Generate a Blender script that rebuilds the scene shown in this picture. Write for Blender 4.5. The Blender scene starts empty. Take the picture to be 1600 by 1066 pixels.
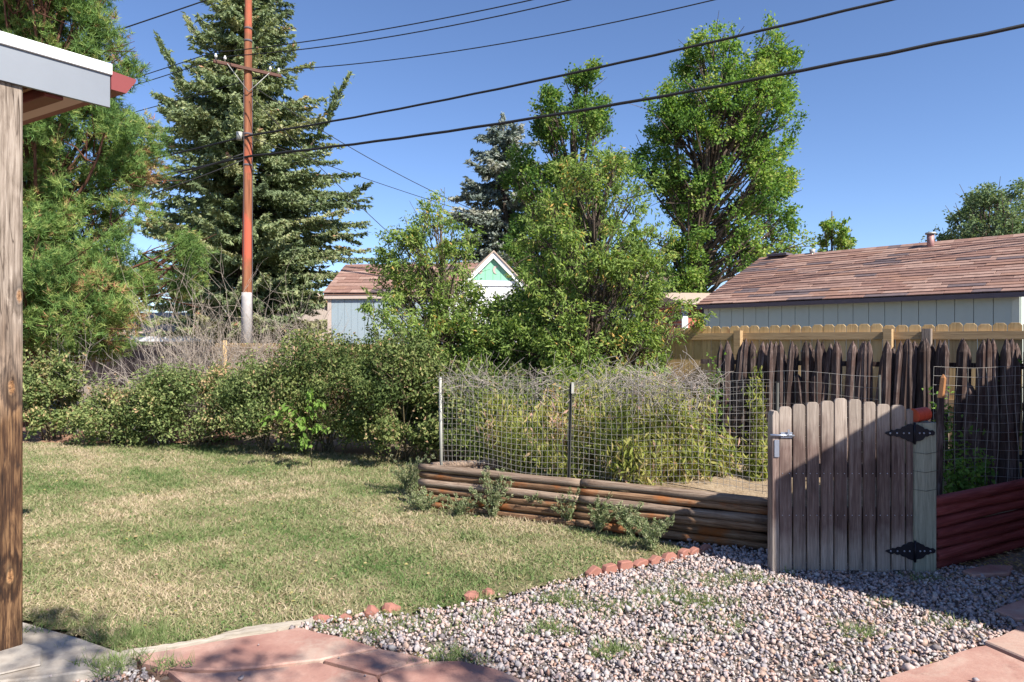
import bpy, math, random
import numpy as np
from mathutils import Vector, Matrix, Euler

R = math.radians
S = bpy.context.scene
COL = S.collection
rng = np.random.default_rng(7)
random.seed(7)

# ------------------------------------------------------------------ camera, sky, sun, exposure
EYE, F = 1.64, 1067.0
cam = bpy.data.cameras.new('camera'); cam_o = bpy.data.objects.new('camera', cam); COL.objects.link(cam_o)
cam.sensor_width = 36.0; cam.lens = 24.0; cam.clip_end = 3000; cam.clip_start = 0.05
cam_o.location = (0, 0, EYE); cam_o.rotation_euler = (R(90), 0, 0)
S.camera = cam_o

SUN_EL, SUN_AZ = R(41.5), math.atan2(0.68, -0.73)      # towards the sun: (0.68, -0.73)
w = bpy.data.worlds.new('World'); S.world = w; w.use_nodes = True
wn = w.node_tree; bg = wn.nodes['Background']
sky = wn.nodes.new('ShaderNodeTexSky'); sky.sky_type = 'NISHITA'; sky.sun_disc = False
sky.sun_elevation = SUN_EL; sky.sun_rotation = SUN_AZ
sky.altitude = 1600; sky.air_density = 1.0; sky.dust_density = 0.3; sky.ozone_density = 4.2
wb = wn.nodes.new('ShaderNodeMix'); wb.data_type = 'RGBA'; wb.blend_type = 'MULTIPLY'; wb.inputs[0].default_value = 1.0
wb.inputs[7].default_value = (0.94, 0.945, 1.03, 1)
wn.links.new(sky.outputs[0], wb.inputs[6]); wn.links.new(wb.outputs[2], bg.inputs[0]); bg.inputs[1].default_value = 0.09

sl = bpy.data.lights.new('sun', 'SUN'); sun = bpy.data.objects.new('sun', sl); COL.objects.link(sun)
sl.energy = 4.8; sl.angle = R(0.55); sl.color = (1.0, 0.93, 0.82)
sd = Vector((0.68, -0.73, 0)).normalized() * math.cos(SUN_EL) + Vector((0, 0, math.sin(SUN_EL)))
sun.rotation_euler = (-sd).to_track_quat('-Z', 'Y').to_euler(); sun.location = sd * 50

S.view_settings.view_transform = 'Standard'; S.view_settings.look = 'None'
S.view_settings.gamma = 1.0; S.view_settings.use_curve_mapping = False
S.view_settings.exposure = 1.05
S.cycles.use_denoising = True
S.cycles.max_bounces = 8; S.cycles.diffuse_bounces = 3; S.cycles.glossy_bounces = 2
S.cycles.transmission_bounces = 4; S.cycles.transparent_max_bounces = 8

# ------------------------------------------------------------------ helpers: points, objects
def P(px, py, Y): return np.array([(px - 800) / F * Y, Y, EYE + (533 - py) / F * Y])
def G(px, py, z=0.0):
    Y = (EYE - z) * F / (py - 533); return np.array([(px - 800) / F * Y, Y])

def link(o, parent=None):
    COL.objects.link(o)
    if parent is not None: o.parent = parent
    return o
def tag(o, label=None, cat=None, group=None, kind=None):
    if label: o['label'] = label
    if cat: o['category'] = cat
    if group: o['group'] = group
    if kind: o['kind'] = kind
    return o
def empty(name, loc, rz=0.0, **k):
    o = bpy.data.objects.new(name, None); o.empty_display_size = 0.1
    o.location = loc; o.rotation_euler = (0, 0, rz); link(o); tag(o, **k); return o
def ob(name, me, parent=None, loc=(0, 0, 0), rot=(0, 0, 0), scale=(1, 1, 1), **k):
    o = bpy.data.objects.new(name, me); o.location = loc; o.rotation_euler = rot; o.scale = scale
    link(o, parent); tag(o, **k); return o

def np_mesh(name, V, T, mat, tint=None, smooth=False, n=3):
    """V (N,3), T (M,n) faces of one size, tint (M,) per face"""
    me = bpy.data.meshes.new(name)
    V = np.asarray(V, dtype=np.float32); T = np.asarray(T, dtype=np.int32)
    me.vertices.add(len(V)); me.vertices.foreach_set('co', V.ravel())
    me.loops.add(T.size); me.loops.foreach_set('vertex_index', T.ravel())
    me.polygons.add(len(T)); me.polygons.foreach_set('loop_start', np.arange(len(T), dtype=np.int32) * n)
    me.polygons.foreach_set('loop_total', np.full(len(T), n, dtype=np.int32))
    if smooth: me.polygons.foreach_set('use_smooth', np.ones(len(T), dtype=bool))
    if tint is not None:
        a = me.attributes.new('tint', 'FLOAT', 'FACE'); a.data.foreach_set('value', np.asarray(tint, dtype=np.float32))
    me.update(calc_edges=True); me.materials.append(mat); return me

class MB:
    def __init__(s): s.v = []; s.f = []; s.sm = []
    def add(s, vs, fs, sm=False):
        b = len(s.v); s.v += [tuple(map(float, p)) for p in vs]; s.f += [tuple(b + i for i in f) for f in fs]; s.sm += [sm] * len(fs); return s
    def box(s, x0, x1, y0, y1, z0, z1):
        return s.add([(x0,y0,z0),(x1,y0,z0),(x1,y1,z0),(x0,y1,z0),(x0,y0,z1),(x1,y0,z1),(x1,y1,z1),(x0,y1,z1)],
                     [(0,3,2,1),(4,5,6,7),(0,1,5,4),(1,2,6,5),(2,3,7,6),(3,0,4,7)])
    def cham(s, x0, x1, y0, y1, z0, z1, c=0.004):
        """box with chamfered long edges along z"""
        pl = [(x0+c,y0),(x1-c,y0),(x1,y0+c),(x1,y1-c),(x1-c,y1),(x0+c,y1),(x0,y1-c),(x0,y0+c)]
        return s.prism([(p[0], p[1]) for p in pl], z0, z1, 'z')
    def prism(s, poly, a, b, axis='z'):
        n = len(poly)
        def m(p, t): return {'z': (p[0], p[1], t), 'y': (p[0], t, p[1]), 'x': (t, p[0], p[1])}[axis]
        vs = [m(p, a) for p in poly] + [m(p, b) for p in poly]
        fs = [tuple(range(n))[::-1], tuple(range(n, 2 * n))] + [(i, (i + 1) % n, n + (i + 1) % n, n + i) for i in range(n)]
        return s.add(vs, fs)
    def tube(s, pts, rad, n=6, cap=True, sm=True):
        pts = [Vector(p) for p in pts]
        if not hasattr(rad, '__len__'): rad = [rad] * len(pts)
        vs = []; up = None
        for i, p in enumerate(pts):
            d = (pts[min(i + 1, len(pts) - 1)] - pts[max(i - 1, 0)])
            d = d.normalized() if d.length > 1e-9 else Vector((0, 0, 1))
            if up is None:
                up = d.orthogonal().normalized()
            up = (up - d * up.dot(d)); up = up.normalized() if up.length > 1e-6 else d.orthogonal().normalized()
            q = d.cross(up)
            for k in range(n):
                a = 2 * math.pi * k / n
                vs.append(p + (up * math.cos(a) + q * math.sin(a)) * rad[i])
        fs = []
        for i in range(len(pts) - 1):
            for k in range(n):
                fs.append((i*n + k, i*n + (k+1) % n, (i+1)*n + (k+1) % n, (i+1)*n + k))
        s.add(vs, fs, sm)
        if cap:
            b = len(s.v) - len(vs)
            s.f += [tuple(b + k for k in range(n))[::-1], tuple(b + (len(pts)-1)*n + k for k in range(n))]; s.sm += [False, False]
        return s
    def mesh(s, name, mat, bevel=0.0):
        me = bpy.data.meshes.new(name); me.from_pydata(s.v, [], s.f); me.update()
        me.polygons.foreach_set('use_smooth', s.sm)
        me.materials.append(mat)
        if bevel:
            import bmesh
            bm = bmesh.new(); bm.from_mesh(me); bmesh.ops.recalc_face_normals(bm, faces=bm.faces)
            bmesh.ops.bevel(bm, geom=[e for e in bm.edges if e.calc_face_angle(0) > 0.5], offset=bevel, segments=1, affect='EDGES', clamp_overlap=True)
            bm.to_mesh(me); bm.free()
        return me
    def obj(s, name, mat, parent=None, loc=(0,0,0), rot=(0,0,0), bevel=0.0, **k):
        return ob(name, s.mesh(name, mat, bevel), parent, loc, rot, **k)

# ------------------------------------------------------------------ materials
class NT:
    def __init__(s, name, rough=0.85, spec=0.3):
        s.m = bpy.data.materials.new(name); s.m.use_nodes = True; s.t = s.m.node_tree; s.N = s.t.nodes
        s.b = s.N['Principled BSDF']; s.out = s.N['Material Output']
        s.b.inputs['Roughness'].default_value = rough; s.b.inputs['Specular IOR Level'].default_value = spec
    def n(s, typ, **k):
        x = s.N.new('ShaderNode' + typ)
        for a, v in k.items(): setattr(x, a, v)
        return x
    def L(s, a, b): s.t.links.new(a, b)
    def co(s, kind='Object', scale=(1,1,1), loc=(0,0,0), rot=(0,0,0)):
        c = s.n('TexCoord'); mp = s.n('Mapping'); mp.inputs['Scale'].default_value = scale
        mp.inputs['Location'].default_value = loc; mp.inputs['Rotation'].default_value = rot
        s.L(c.outputs[kind], mp.inputs[0]); return mp.outputs[0]
    def rco(s, scale=(1,1,1)):
        """object coordinates shifted by the object's own random number, so copies differ"""
        c = s.n('TexCoord'); oi = s.n('ObjectInfo'); mu = s.n('VectorMath', operation='MULTIPLY_ADD')
        cb = s.n('CombineXYZ')
        for i in range(3): s.L(oi.outputs['Random'], cb.inputs[i])
        s.L(cb.outputs[0], mu.inputs[0]); mu.inputs[1].default_value = (37, 53, 71); s.L(c.outputs['Object'], mu.inputs[2])
        mp = s.n('Mapping'); mp.inputs['Scale'].default_value = scale; s.L(mu.outputs[0], mp.inputs[0]); return mp.outputs[0]
    def noise(s, vec, scale=5, detail=4, rough=0.6, dist=0.0):
        x = s.n('TexNoise'); x.inputs['Scale'].default_value = scale; x.inputs['Detail'].default_value = detail
        x.inputs['Roughness'].default_value = rough; x.inputs['Distortion'].default_value = dist
        s.L(vec, x.inputs['Vector']); return x.outputs[0]
    def ramp(s, fac, stops, interp='LINEAR'):
        x = s.n('ValToRGB'); x.color_ramp.interpolation = interp; e = x.color_ramp.elements
        while len(e) < len(stops): e.new(0.5)
        for i, (p, c) in enumerate(stops):
            e[i].position = p; e[i].color = (*c, 1) if len(c) == 3 else c
        s.L(fac, x.inputs[0]); return x.outputs[0]
    def mix(s, fac, a, b, mode='MIX'):
        x = s.n('Mix', data_type='RGBA', blend_type=mode)
        for i, v in ((0, fac), (6, a), (7, b)):
            if hasattr(v, 'links'): s.L(v, x.inputs[i])
            elif i == 0: x.inputs[0].default_value = v
            else: x.inputs[i].default_value = (*v, 1)
        return x.outputs[2]
    def math(s, op, a, b=0.0):
        x = s.n('Math', operation=op)
        for i, v in ((0, a), (1, b)):
            if hasattr(v, 'links'): s.L(v, x.inputs[i])
            else: x.inputs[i].default_value = v
        return x.outputs[0]
    def rnd(s): return s.n('ObjectInfo').outputs['Random']
    def bump(s, h, strength=0.5, dist=0.01):
        x = s.n('Bump'); x.inputs['Strength'].default_value = strength; x.inputs['Distance'].default_value = dist
        s.L(h, x.inputs['Height']); s.L(x.outputs[0], s.b.inputs['Normal'])
    def col(s, c):
        if hasattr(c, 'links'): s.L(c, s.b.inputs['Base Color'])
        else: s.b.inputs['Base Color'].default_value = (*c, 1)
        return s.m

def leafmat(name, stops, trans=0.35, rough=0.72, spec=0.12, k=(1.95,1.65,2.1)):
    k = k if hasattr(k, '__len__') else (k, k, k)
    stops = [(p, tuple(x*y for x, y in zip(c, k))) for p, c in stops]
    t = NT(name, rough, spec); a = t.n('Attribute', attribute_name='tint')
    c = t.ramp(a.outputs['Fac'], stops); t.col(c)
    tr = t.n('BsdfTranslucent'); mx = t.n('MixShader'); mx.inputs[0].default_value = trans
    t.L(t.mix(1.0, c, (1.2, 1.25, 0.65), 'MULTIPLY'), tr.inputs[0])
    t.L(t.b.outputs[0], mx.inputs[1]); t.L(tr.outputs[0], mx.inputs[2]); t.L(mx.outputs[0], t.out.inputs[0]); return t.m

def woodmat(name, stops, along='z', rough=0.85, grain=60, knots=True, vary=0.35, patch=None, spec=0.2, bumpd=0.004):
    t = NT(name, rough, spec)
    sc = {'z': (1, 1, 0.05), 'x': (0.05, 1, 1), 'y': (1, 0.05, 1)}[along]
    v = t.rco(sc)
    g = t.noise(v, grain, 5, 0.65, 1.2); g2 = t.noise(v, grain * 0.25, 3, 0.5, 2.0)
    f = t.math('ADD', t.math('MULTIPLY', g, 0.55), t.math('MULTIPLY', g2, 0.45))
    c = t.ramp(f, stops)
    if patch:
        pn = t.noise(t.rco((1, 1, 1)), patch[0], 4, 0.6)
        c = t.mix(t.ramp(pn, [(patch[2], (0,0,0)), (patch[3], (1,1,1))]), c, patch[1])
    k = t.math('ADD', t.math('MULTIPLY', t.rnd(), 2 * vary), 1 - vary)
    cb = t.n('CombineColor')
    for i in range(3): t.L(k, cb.inputs[i])
    c = t.mix(1.0, c, cb.outputs[0], 'MULTIPLY')
    t.bump(f, 0.8, bumpd); return t.col(c)

def plain(name, c, rough=0.6, metal=0.0, spec=0.4, var=0.15, scale=8, bump=0.0):
    t = NT(name, rough, spec); t.b.inputs['Metallic'].default_value = metal
    nz = t.noise(t.co('Object'), scale, 5, 0.65)
    t.col(t.mix(nz, tuple(x * (1 - var) for x in c), tuple(min(1, x * (1 + var)) for x in c)))
    if bump: t.bump(nz, 0.5, bump)
    return t.m

M = {}
M['cedar'] = woodmat('cedar_fence_wood', [(0.3, (0.36,0.22,0.095)), (0.5, (0.56,0.39,0.19)), (0.7, (0.66,0.48,0.26))], vary=0.14, patch=(3, (0.36,0.22,0.11), 0.6, 0.75))
M['cedar_tip'] = M['cedar']
M['rail'] = woodmat('fence_rail_wood', [(0.3, (0.26,0.17,0.09)), (0.55, (0.42,0.29,0.16)), (0.75, (0.48,0.35,0.21))], 'x', vary=0.1)
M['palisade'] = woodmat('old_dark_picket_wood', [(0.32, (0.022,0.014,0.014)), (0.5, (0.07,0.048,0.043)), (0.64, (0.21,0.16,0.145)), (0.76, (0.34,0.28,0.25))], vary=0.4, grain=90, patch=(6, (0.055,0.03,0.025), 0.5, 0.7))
M['gatewood'] = woodmat('weathered_gate_wood', [(0.3, (0.13,0.095,0.08)), (0.5, (0.30,0.24,0.20)), (0.68, (0.46,0.385,0.33))], vary=0.2, grain=110, patch=(3.5, (0.15,0.095,0.085), 0.52, 0.72))
def m_gate():
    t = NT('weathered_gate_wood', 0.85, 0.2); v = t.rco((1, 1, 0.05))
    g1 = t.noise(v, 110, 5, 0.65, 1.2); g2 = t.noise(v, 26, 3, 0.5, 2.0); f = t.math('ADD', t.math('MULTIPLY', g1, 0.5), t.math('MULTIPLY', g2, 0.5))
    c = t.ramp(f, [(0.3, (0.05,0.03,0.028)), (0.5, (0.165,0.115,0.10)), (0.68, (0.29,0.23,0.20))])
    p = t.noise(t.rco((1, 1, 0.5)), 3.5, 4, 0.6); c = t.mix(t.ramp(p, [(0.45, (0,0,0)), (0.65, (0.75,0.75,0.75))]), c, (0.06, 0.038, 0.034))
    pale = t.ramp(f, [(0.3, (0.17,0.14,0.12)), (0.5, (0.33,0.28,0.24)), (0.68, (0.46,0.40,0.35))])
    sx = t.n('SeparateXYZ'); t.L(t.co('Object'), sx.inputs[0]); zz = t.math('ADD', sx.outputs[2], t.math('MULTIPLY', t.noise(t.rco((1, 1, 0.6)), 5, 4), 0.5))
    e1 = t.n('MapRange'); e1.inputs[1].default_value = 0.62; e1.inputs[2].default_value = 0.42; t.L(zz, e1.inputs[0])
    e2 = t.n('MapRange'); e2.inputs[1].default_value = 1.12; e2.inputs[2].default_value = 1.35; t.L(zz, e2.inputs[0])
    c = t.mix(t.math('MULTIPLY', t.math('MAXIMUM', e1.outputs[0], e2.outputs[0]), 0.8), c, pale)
    k = t.math('ADD', t.math('MULTIPLY', t.rnd(), 0.35), 0.82); cb = t.n('CombineColor')
    for i in range(3): t.L(k, cb.inputs[i])
    t.bump(f, 0.8, 0.004); return t.col(t.mix(1.0, c, cb.outputs[0], 'MULTIPLY'))
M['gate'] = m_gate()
M['greypost'] = woodmat('pale_grey_post_wood', [(0.3, (0.14,0.14,0.11)), (0.5, (0.27,0.28,0.22)), (0.68, (0.38,0.39,0.31))], vary=0.08, grain=120)
M['log'] = woodmat('peeled_log_wood', [(0.3, (0.03,0.016,0.012)), (0.45, (0.15,0.085,0.05)), (0.6, (0.31,0.20,0.125)), (0.75, (0.42,0.32,0.23))], 'x', grain=90, vary=0.3, patch=(2.6, (0.29,0.10,0.032), 0.53, 0.66), bumpd=0.010, rough=0.95, spec=0.08)
M['log_top'] = woodmat('grey_sun_bleached_log', [(0.3, (0.09,0.06,0.045)), (0.5, (0.26,0.19,0.145)), (0.7, (0.42,0.35,0.285))], 'x', grain=95, vary=0.15, bumpd=0.010, rough=0.95, spec=0.08, patch=(4, (0.12,0.08,0.06), 0.6, 0.72))
M['redlog'] = woodmat('red_stained_log', [(0.3, (0.07,0.016,0.016)), (0.5, (0.19,0.042,0.04)), (0.75, (0.32,0.11,0.10))], 'x', grain=60, vary=0.2, rough=0.7, bumpd=0.005)
M['bleach'] = woodmat('bleached_board_wood', [(0.3, (0.16,0.13,0.10)), (0.5, (0.36,0.32,0.27)), (0.7, (0.50,0.46,0.40))], 'x', vary=0.05)
M['polewood'] = woodmat('treated_pole_wood', [(0.3, (0.07,0.028,0.016)), (0.5, (0.25,0.095,0.05)), (0.7, (0.42,0.21,0.12))], vary=0.05, grain=14, patch=(0.6, (0.42,0.10,0.06), 0.5, 0.6), bumpd=0.01)
M['bark'] = woodmat('grey_brown_bark', [(0.3, (0.035,0.026,0.022)), (0.5, (0.10,0.075,0.06)), (0.7, (0.20,0.16,0.13))], vary=0.1, grain=20, bumpd=0.03)
M['pinebark'] = woodmat('reddish_pine_bark', [(0.3, (0.04,0.02,0.016)), (0.5, (0.15,0.07,0.05)), (0.7, (0.28,0.15,0.11))], vary=0.1, grain=16, bumpd=0.04)
M['twig'] = plain('dry_pale_twigs', (0.42, 0.355, 0.30), 0.9, var=0.3, scale=2)
M['vine'] = plain('dry_grey_vine', (0.33, 0.29, 0.265), 0.9, var=0.3, scale=3)
M['stem'] = plain('green_brown_stems', (0.12, 0.10, 0.055), 0.8)
M['wire'] = plain('galvanised_wire', (0.38, 0.36, 0.34), 0.5, 0.2)
M['tpost'] = plain('steel_post', (0.36, 0.36, 0.33), 0.6, 0.3, var=0.3)
M['darkpost'] = plain('dark_steel_post', (0.05, 0.05, 0.045), 0.6, 0.2, var=0.5, scale=30)
M['cable'] = plain('black_cable', (0.012, 0.012, 0.014), 0.6)
M['iron'] = plain('black_hinge_iron', (0.012, 0.012, 0.02), 0.42, 0.4)
M['zinc'] = plain('zinc_latch_steel', (0.42, 0.46, 0.55), 0.35, 0.8)
M['can'] = plain('faded_red_tin', (0.50, 0.065, 0.03), 0.5, var=0.35, scale=20)
M['white'] = plain('white_paint', (0.82, 0.83, 0.84), 0.45, var=0.03)
M['metalfascia'] = plain('bare_metal_fascia', (0.21, 0.23, 0.26), 0.5, 0.35, var=0.1, scale=3)
M['redpaint'] = plain('red_gutter_paint', (0.20, 0.04, 0.04), 0.5, var=0.1)
M['redbeam'] = plain('dark_red_beam_paint', (0.16, 0.03, 0.018), 0.5, var=0.2)
M['orangewood'] = plain('orange_trim_wood', (0.30, 0.14, 0.06), 0.5, var=0.2)
M['soffit'] = plain('pink_beige_soffit', (0.62, 0.42, 0.38), 0.7, var=0.05)
M['ceramic'] = plain('white_ceramic', (0.7, 0.7, 0.66), 0.3)

def m_porchpost():
    t = NT('burnt_knotty_post_wood', 0.75, 0.25)
    pos = t.co('Object'); sx = t.n('SeparateXYZ'); t.L(pos, sx.inputs[0])
    base = t.co('Object', (1, 1, 0.13))
    dist = None
    knots = [(0.020, 1.33), (0.015, 0.364), (0.055, 1.80)]
    for kx, kz in knots:
        dx = t.math('MULTIPLY', t.math('SUBTRACT', sx.outputs[0], kx), 1.0)
        dz = t.math('MULTIPLY', t.math('SUBTRACT', sx.outputs[2], kz), 0.42)
        d = t.math('SQRT', t.math('ADD', t.math('MULTIPLY', dx, dx), t.math('MULTIPLY', dz, dz)))
        d = t.math('ADD', d, t.math('MULTIPLY', t.math('SUBTRACT', t.noise(pos, 30, 2), 0.5), 0.012)); dist = d if dist is None else t.math('MINIMUM', dist, d)
    g = t.noise(base, 28, 5, 0.6, 1.4)
    near = t.ramp(dist, [(0.0, (0.8,0.8,0.8)), (0.075, (0,0,0))])
    wob = t.math('ADD', t.math('MULTIPLY', dist, 120.0), t.math('MULTIPLY', g, 12.0))
    rings = t.math('ADD', t.math('MULTIPLY', t.math('SINE', wob), 0.5), 0.5)
    f = t.mix(t.math('MULTIPLY', near, 0.85), g, rings)
    fine = t.noise(t.co('Object', (1, 1, 0.03)), 130, 4, 0.7)
    f2 = t.math('ADD', t.math('MULTIPLY', f, 0.5), t.math('MULTIPLY', fine, 0.5))
    grey = t.ramp(f2, [(0.34, (0.075,0.055,0.042)), (0.48, (0.23,0.185,0.15)), (0.66, (0.40,0.34,0.29))])
    burnt = t.ramp(f2, [(0.36, (0.014,0.008,0.006)), (0.47, (0.06,0.03,0.016)), (0.6, (0.21,0.12,0.06)), (0.78, (0.42,0.29,0.17))])
    hz = t.math('ADD', sx.outputs[2], t.math('MULTIPLY', t.noise(t.co('Object', (6, 6, 1.2)), 1.3, 3), 1.2))
    sel = t.n('MapRange'); sel.inputs[1].default_value = 1.75; sel.inputs[2].default_value = 2.35; t.L(hz, sel.inputs[0])
    c = t.mix(sel.outputs[0], burnt, grey)
    core = t.ramp(dist, [(0.0, (1,1,1)), (0.012, (1,1,1)), (0.017, (0,0,0))])
    c = t.mix(t.math('MULTIPLY', core, 0.8), c, t.ramp(t.noise(t.co('Object'), 90, 4, 0.7), [(0.35, (0.05,0.02,0.01)), (0.5, (0.24,0.12,0.05)), (0.65, (0.40,0.22,0.10))]))
    rim = t.ramp(dist, [(0.013, (0,0,0)), (0.018, (1,1,1)), (0.028, (0.6,0.6,0.6)), (0.04, (0,0,0))])
    c = t.mix(t.math('MULTIPLY', rim, 0.8), c, (0.02, 0.01, 0.006))
    crk = t.ramp(t.noise(t.co('Object', (1, 1, 0.035), loc=(3, 1, 2)), 32, 2, 0.4, 0.6), [(0.485, (0,0,0)), (0.5, (0.85,0.85,0.85)), (0.515, (0,0,0))])
    c = t.mix(crk, c, (0.03, 0.018, 0.013))
    t.bump(f2, 0.9, 0.006); return t.col(c)
M['porchpost'] = m_porchpost()

def m_ground(name, stops, s1=0.8, s2=30, bumpd=0.02, extra=None):
    t = NT(name, 0.95, 0.1); v = t.co('Object')
    a = t.noise(v, s1, 4, 0.6); b = t.noise(v, s2, 6, 0.75)
    f = t.math('ADD', t.math('MULTIPLY', a, 0.5), t.math('MULTIPLY', b, 0.5))
    t.bump(b, 0.8, bumpd); return t.col(t.ramp(f, stops))
M['dirt'] = m_ground('dry_dirt', [(0.35, (0.13,0.095,0.07)), (0.5, (0.24,0.19,0.145)), (0.65, (0.34,0.28,0.22))])
M['turf'] = m_ground('dry_turf_soil', [(0.36, (0.12,0.115,0.055)), (0.5, (0.23,0.21,0.115)), (0.62, (0.36,0.30,0.19))], 1.2, 60)
M['gravelbed'] = m_ground('gravel_dust', [(0.35, (0.09,0.07,0.065)), (0.5, (0.2,0.165,0.15)), (0.65, (0.3,0.26,0.24))], 2, 50)
M['straw'] = m_ground('dry_straw_soil', [(0.36, (0.16,0.11,0.07)), (0.5, (0.33,0.25,0.17)), (0.62, (0.48,0.39,0.28))], 3, 40)
M['litter'] = m_ground('pine_needle_litter', [(0.36, (0.16,0.08,0.05)), (0.5, (0.34,0.19,0.13)), (0.62, (0.46,0.31,0.22))], 3, 60)
M['sand'] = m_ground('flagstone_joint_sand', [(0.35, (0.08,0.05,0.04)), (0.65, (0.22,0.15,0.12))], 3, 60)

def m_flag():
    t = NT('red_sandstone', 0.8, 0.25); v = t.rco((1, 1, 1))
    a = t.noise(v, 2.5, 5, 0.6); b = t.noise(v, 60, 5, 0.7)
    c = t.ramp(a, [(0.35, (0.30,0.155,0.13)), (0.5, (0.39,0.225,0.185)), (0.62, (0.45,0.29,0.24))])
    c = t.mix(t.ramp(b, [(0.4, (0,0,0)), (0.75, (0.5,0.5,0.5))]), c, (0.30, 0.16, 0.13))
    st = t.noise(v, 1.7, 6, 0.7, 0.6); c = t.mix(t.ramp(st, [(0.52, (0,0,0)), (0.66, (0.65,0.65,0.65))]), c, (0.44, 0.35, 0.29)); sp_ = t.noise(v, 7, 6, 0.8); c = t.mix(t.ramp(sp_, [(0.58, (0,0,0)), (0.7, (0.6,0.6,0.6))]), c, (0.17, 0.10, 0.085))
    t.bump(b, 0.5, 0.004); return t.col(c)
M['flag'] = m_flag()
M['brick_red'] = plain('weathered_red_brick', (0.30, 0.135, 0.105), 0.9, var=0.45, scale=14, bump=0.01)
def m_conc():
    t = NT('old_concrete', 0.9, 0.2); v = t.co('Object'); a = t.noise(v, 4, 6, 0.7); b = t.noise(v, 90, 4, 0.7)
    t.bump(b, 0.4, 0.003); return t.col(t.mix(t.math('MULTIPLY', b, 0.5), t.ramp(a, [(0.35, (0.22,0.185,0.155)), (0.5, (0.36,0.32,0.28)), (0.62, (0.46,0.42,0.37))]), (0.3,0.27,0.24)))
M['concrete'] = m_conc()
def m_gravel():
    t = NT('mixed_river_rock', 0.8, 0.3); a = t.n('Attribute', attribute_name='tint')
    c = t.ramp(a.outputs['Fac'], [(0.0, (0.20,0.18,0.185)), (0.06, (0.29,0.265,0.28)), (0.22, (0.44,0.335,0.305)), (0.42, (0.37,0.345,0.35)), (0.57, (0.46,0.37,0.34)),
                                  (0.70, (0.40,0.385,0.38)), (0.84, (0.38,0.28,0.23)), (0.91, (0.48,0.42,0.40)), (0.965, (0.34,0.21,0.16))], 'CONSTANT')
    nz = t.noise(t.co('Object'), 70, 4, 0.7)
    t.bump(nz, 0.4, 0.003); return t.col(t.mix(1.0, c, t.ramp(nz, [(0.3, (0.7,0.7,0.7)), (0.7, (1.25,1.2,1.2))]), 'MULTIPLY'))
M['gravel'] = m_gravel()
def m_shingle():
    t = NT('brown_asphalt_shingle', 0.95, 0.1)
    c = t.ramp(t.rnd(), [(0.0, (0.235,0.14,0.115)), (0.25, (0.28,0.18,0.15)), (0.45, (0.21,0.13,0.11)), (0.6, (0.31,0.205,0.17)), (0.8, (0.26,0.155,0.12)), (0.90, (0.13,0.10,0.105))], 'CONSTANT')
    b = t.noise(t.rco(), 6, 6, 0.8); c = t.mix(1.0, c, t.ramp(b, [(0.3, (0.72,0.72,0.72)), (0.7, (1.3,1.3,1.3))]), 'MULTIPLY')
    t.bump(b, 0.4, 0.004); return t.col(c)
M['shingle'] = m_shingle()
M['siding'] = plain('sage_grey_siding_paint', (0.42, 0.50, 0.465), 0.8, var=0.14, scale=2.5)
M['siding_trim'] = plain('pale_sage_trim_paint', (0.47, 0.53, 0.48), 0.8, var=0.1)
M['groove'] = plain('dark_siding_groove', (0.10, 0.13, 0.13), 0.9)
M['shedblue'] = plain('blue_grey_siding_paint', (0.29, 0.36, 0.41), 0.8, var=0.08)
M['tantrim'] = plain('tan_trim_paint', (0.50, 0.41, 0.36), 0.8, var=0.08)
M['browntrim'] = plain('brown_fascia', (0.22, 0.12, 0.09), 0.8)
M['darkfascia'] = plain('dark_weathered_fascia', (0.10, 0.085, 0.10), 0.8, var=0.3)
M['greenpaint'] = plain('mint_green_siding_paint', (0.22, 0.50, 0.34), 0.75, var=0.05)
M['tanroof'] = plain('tan_shingle_roof', (0.42, 0.33, 0.27), 0.95, var=0.2, scale=6)
M['stucco'] = plain('pale_stucco', (0.42, 0.36, 0.33), 0.9, var=0.05)
M['rust'] = plain('weathered_vent_metal', (0.36, 0.20, 0.19), 0.6, 0.3, var=0.3)
def m_brickwall():
    t = NT('red_brick_wall', 0.9, 0.2); b = t.n('TexBrick'); t.L(t.co('Object', rot=(R(90), 0, 0)), b.inputs[0])
    b.inputs['Color1'].default_value = (0.42,0.10,0.07,1); b.inputs['Color2'].default_value = (0.5,0.15,0.10,1); b.inputs['Mortar'].default_value = (0.38,0.28,0.25,1)
    b.inputs['Scale'].default_value = 4.5; b.inputs['Mortar Size'].default_value = 0.015; return t.col(b.outputs[0])
M['brickwall'] = m_brickwall()
M['glass'] = plain('dark_window_glass', (0.06, 0.08, 0.10), 0.1, spec=0.8)

M['lf_pine'] = leafmat('pine_needles', [(0.0, (0.035,0.08,0.02)), (0.35, (0.08,0.16,0.038)), (0.72, (0.145,0.23,0.055)), (0.9, (0.20,0.23,0.07)), (0.98, (0.24,0.17,0.08)), (1.0, (0.20,0.11,0.055))], 0.3)
M['lf_spruce'] = leafmat('spruce_needles', [(0.0, (0.05,0.08,0.035)), (0.4, (0.10,0.155,0.065)), (0.75, (0.15,0.205,0.085)), (0.93, (0.19,0.225,0.10)), (1.0, (0.27,0.17,0.09))], 0.3)
M['lf_bluespruce'] = leafmat('blue_spruce_needles', [(0.0, (0.05,0.08,0.055)), (0.5, (0.11,0.155,0.11)), (1.0, (0.21,0.25,0.17))], 0.2)
M['lf_cotton'] = leafmat('cottonwood_leaves', [(0.0, (0.035,0.085,0.018)), (0.4, (0.075,0.16,0.03)), (0.8, (0.13,0.23,0.045)), (1.0, (0.21,0.27,0.07))], 0.45)
M['lf_elm'] = leafmat('elm_leaves', [(0.0, (0.03,0.075,0.016)), (0.5, (0.07,0.15,0.03)), (1.0, (0.15,0.22,0.05))], 0.45)
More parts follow.
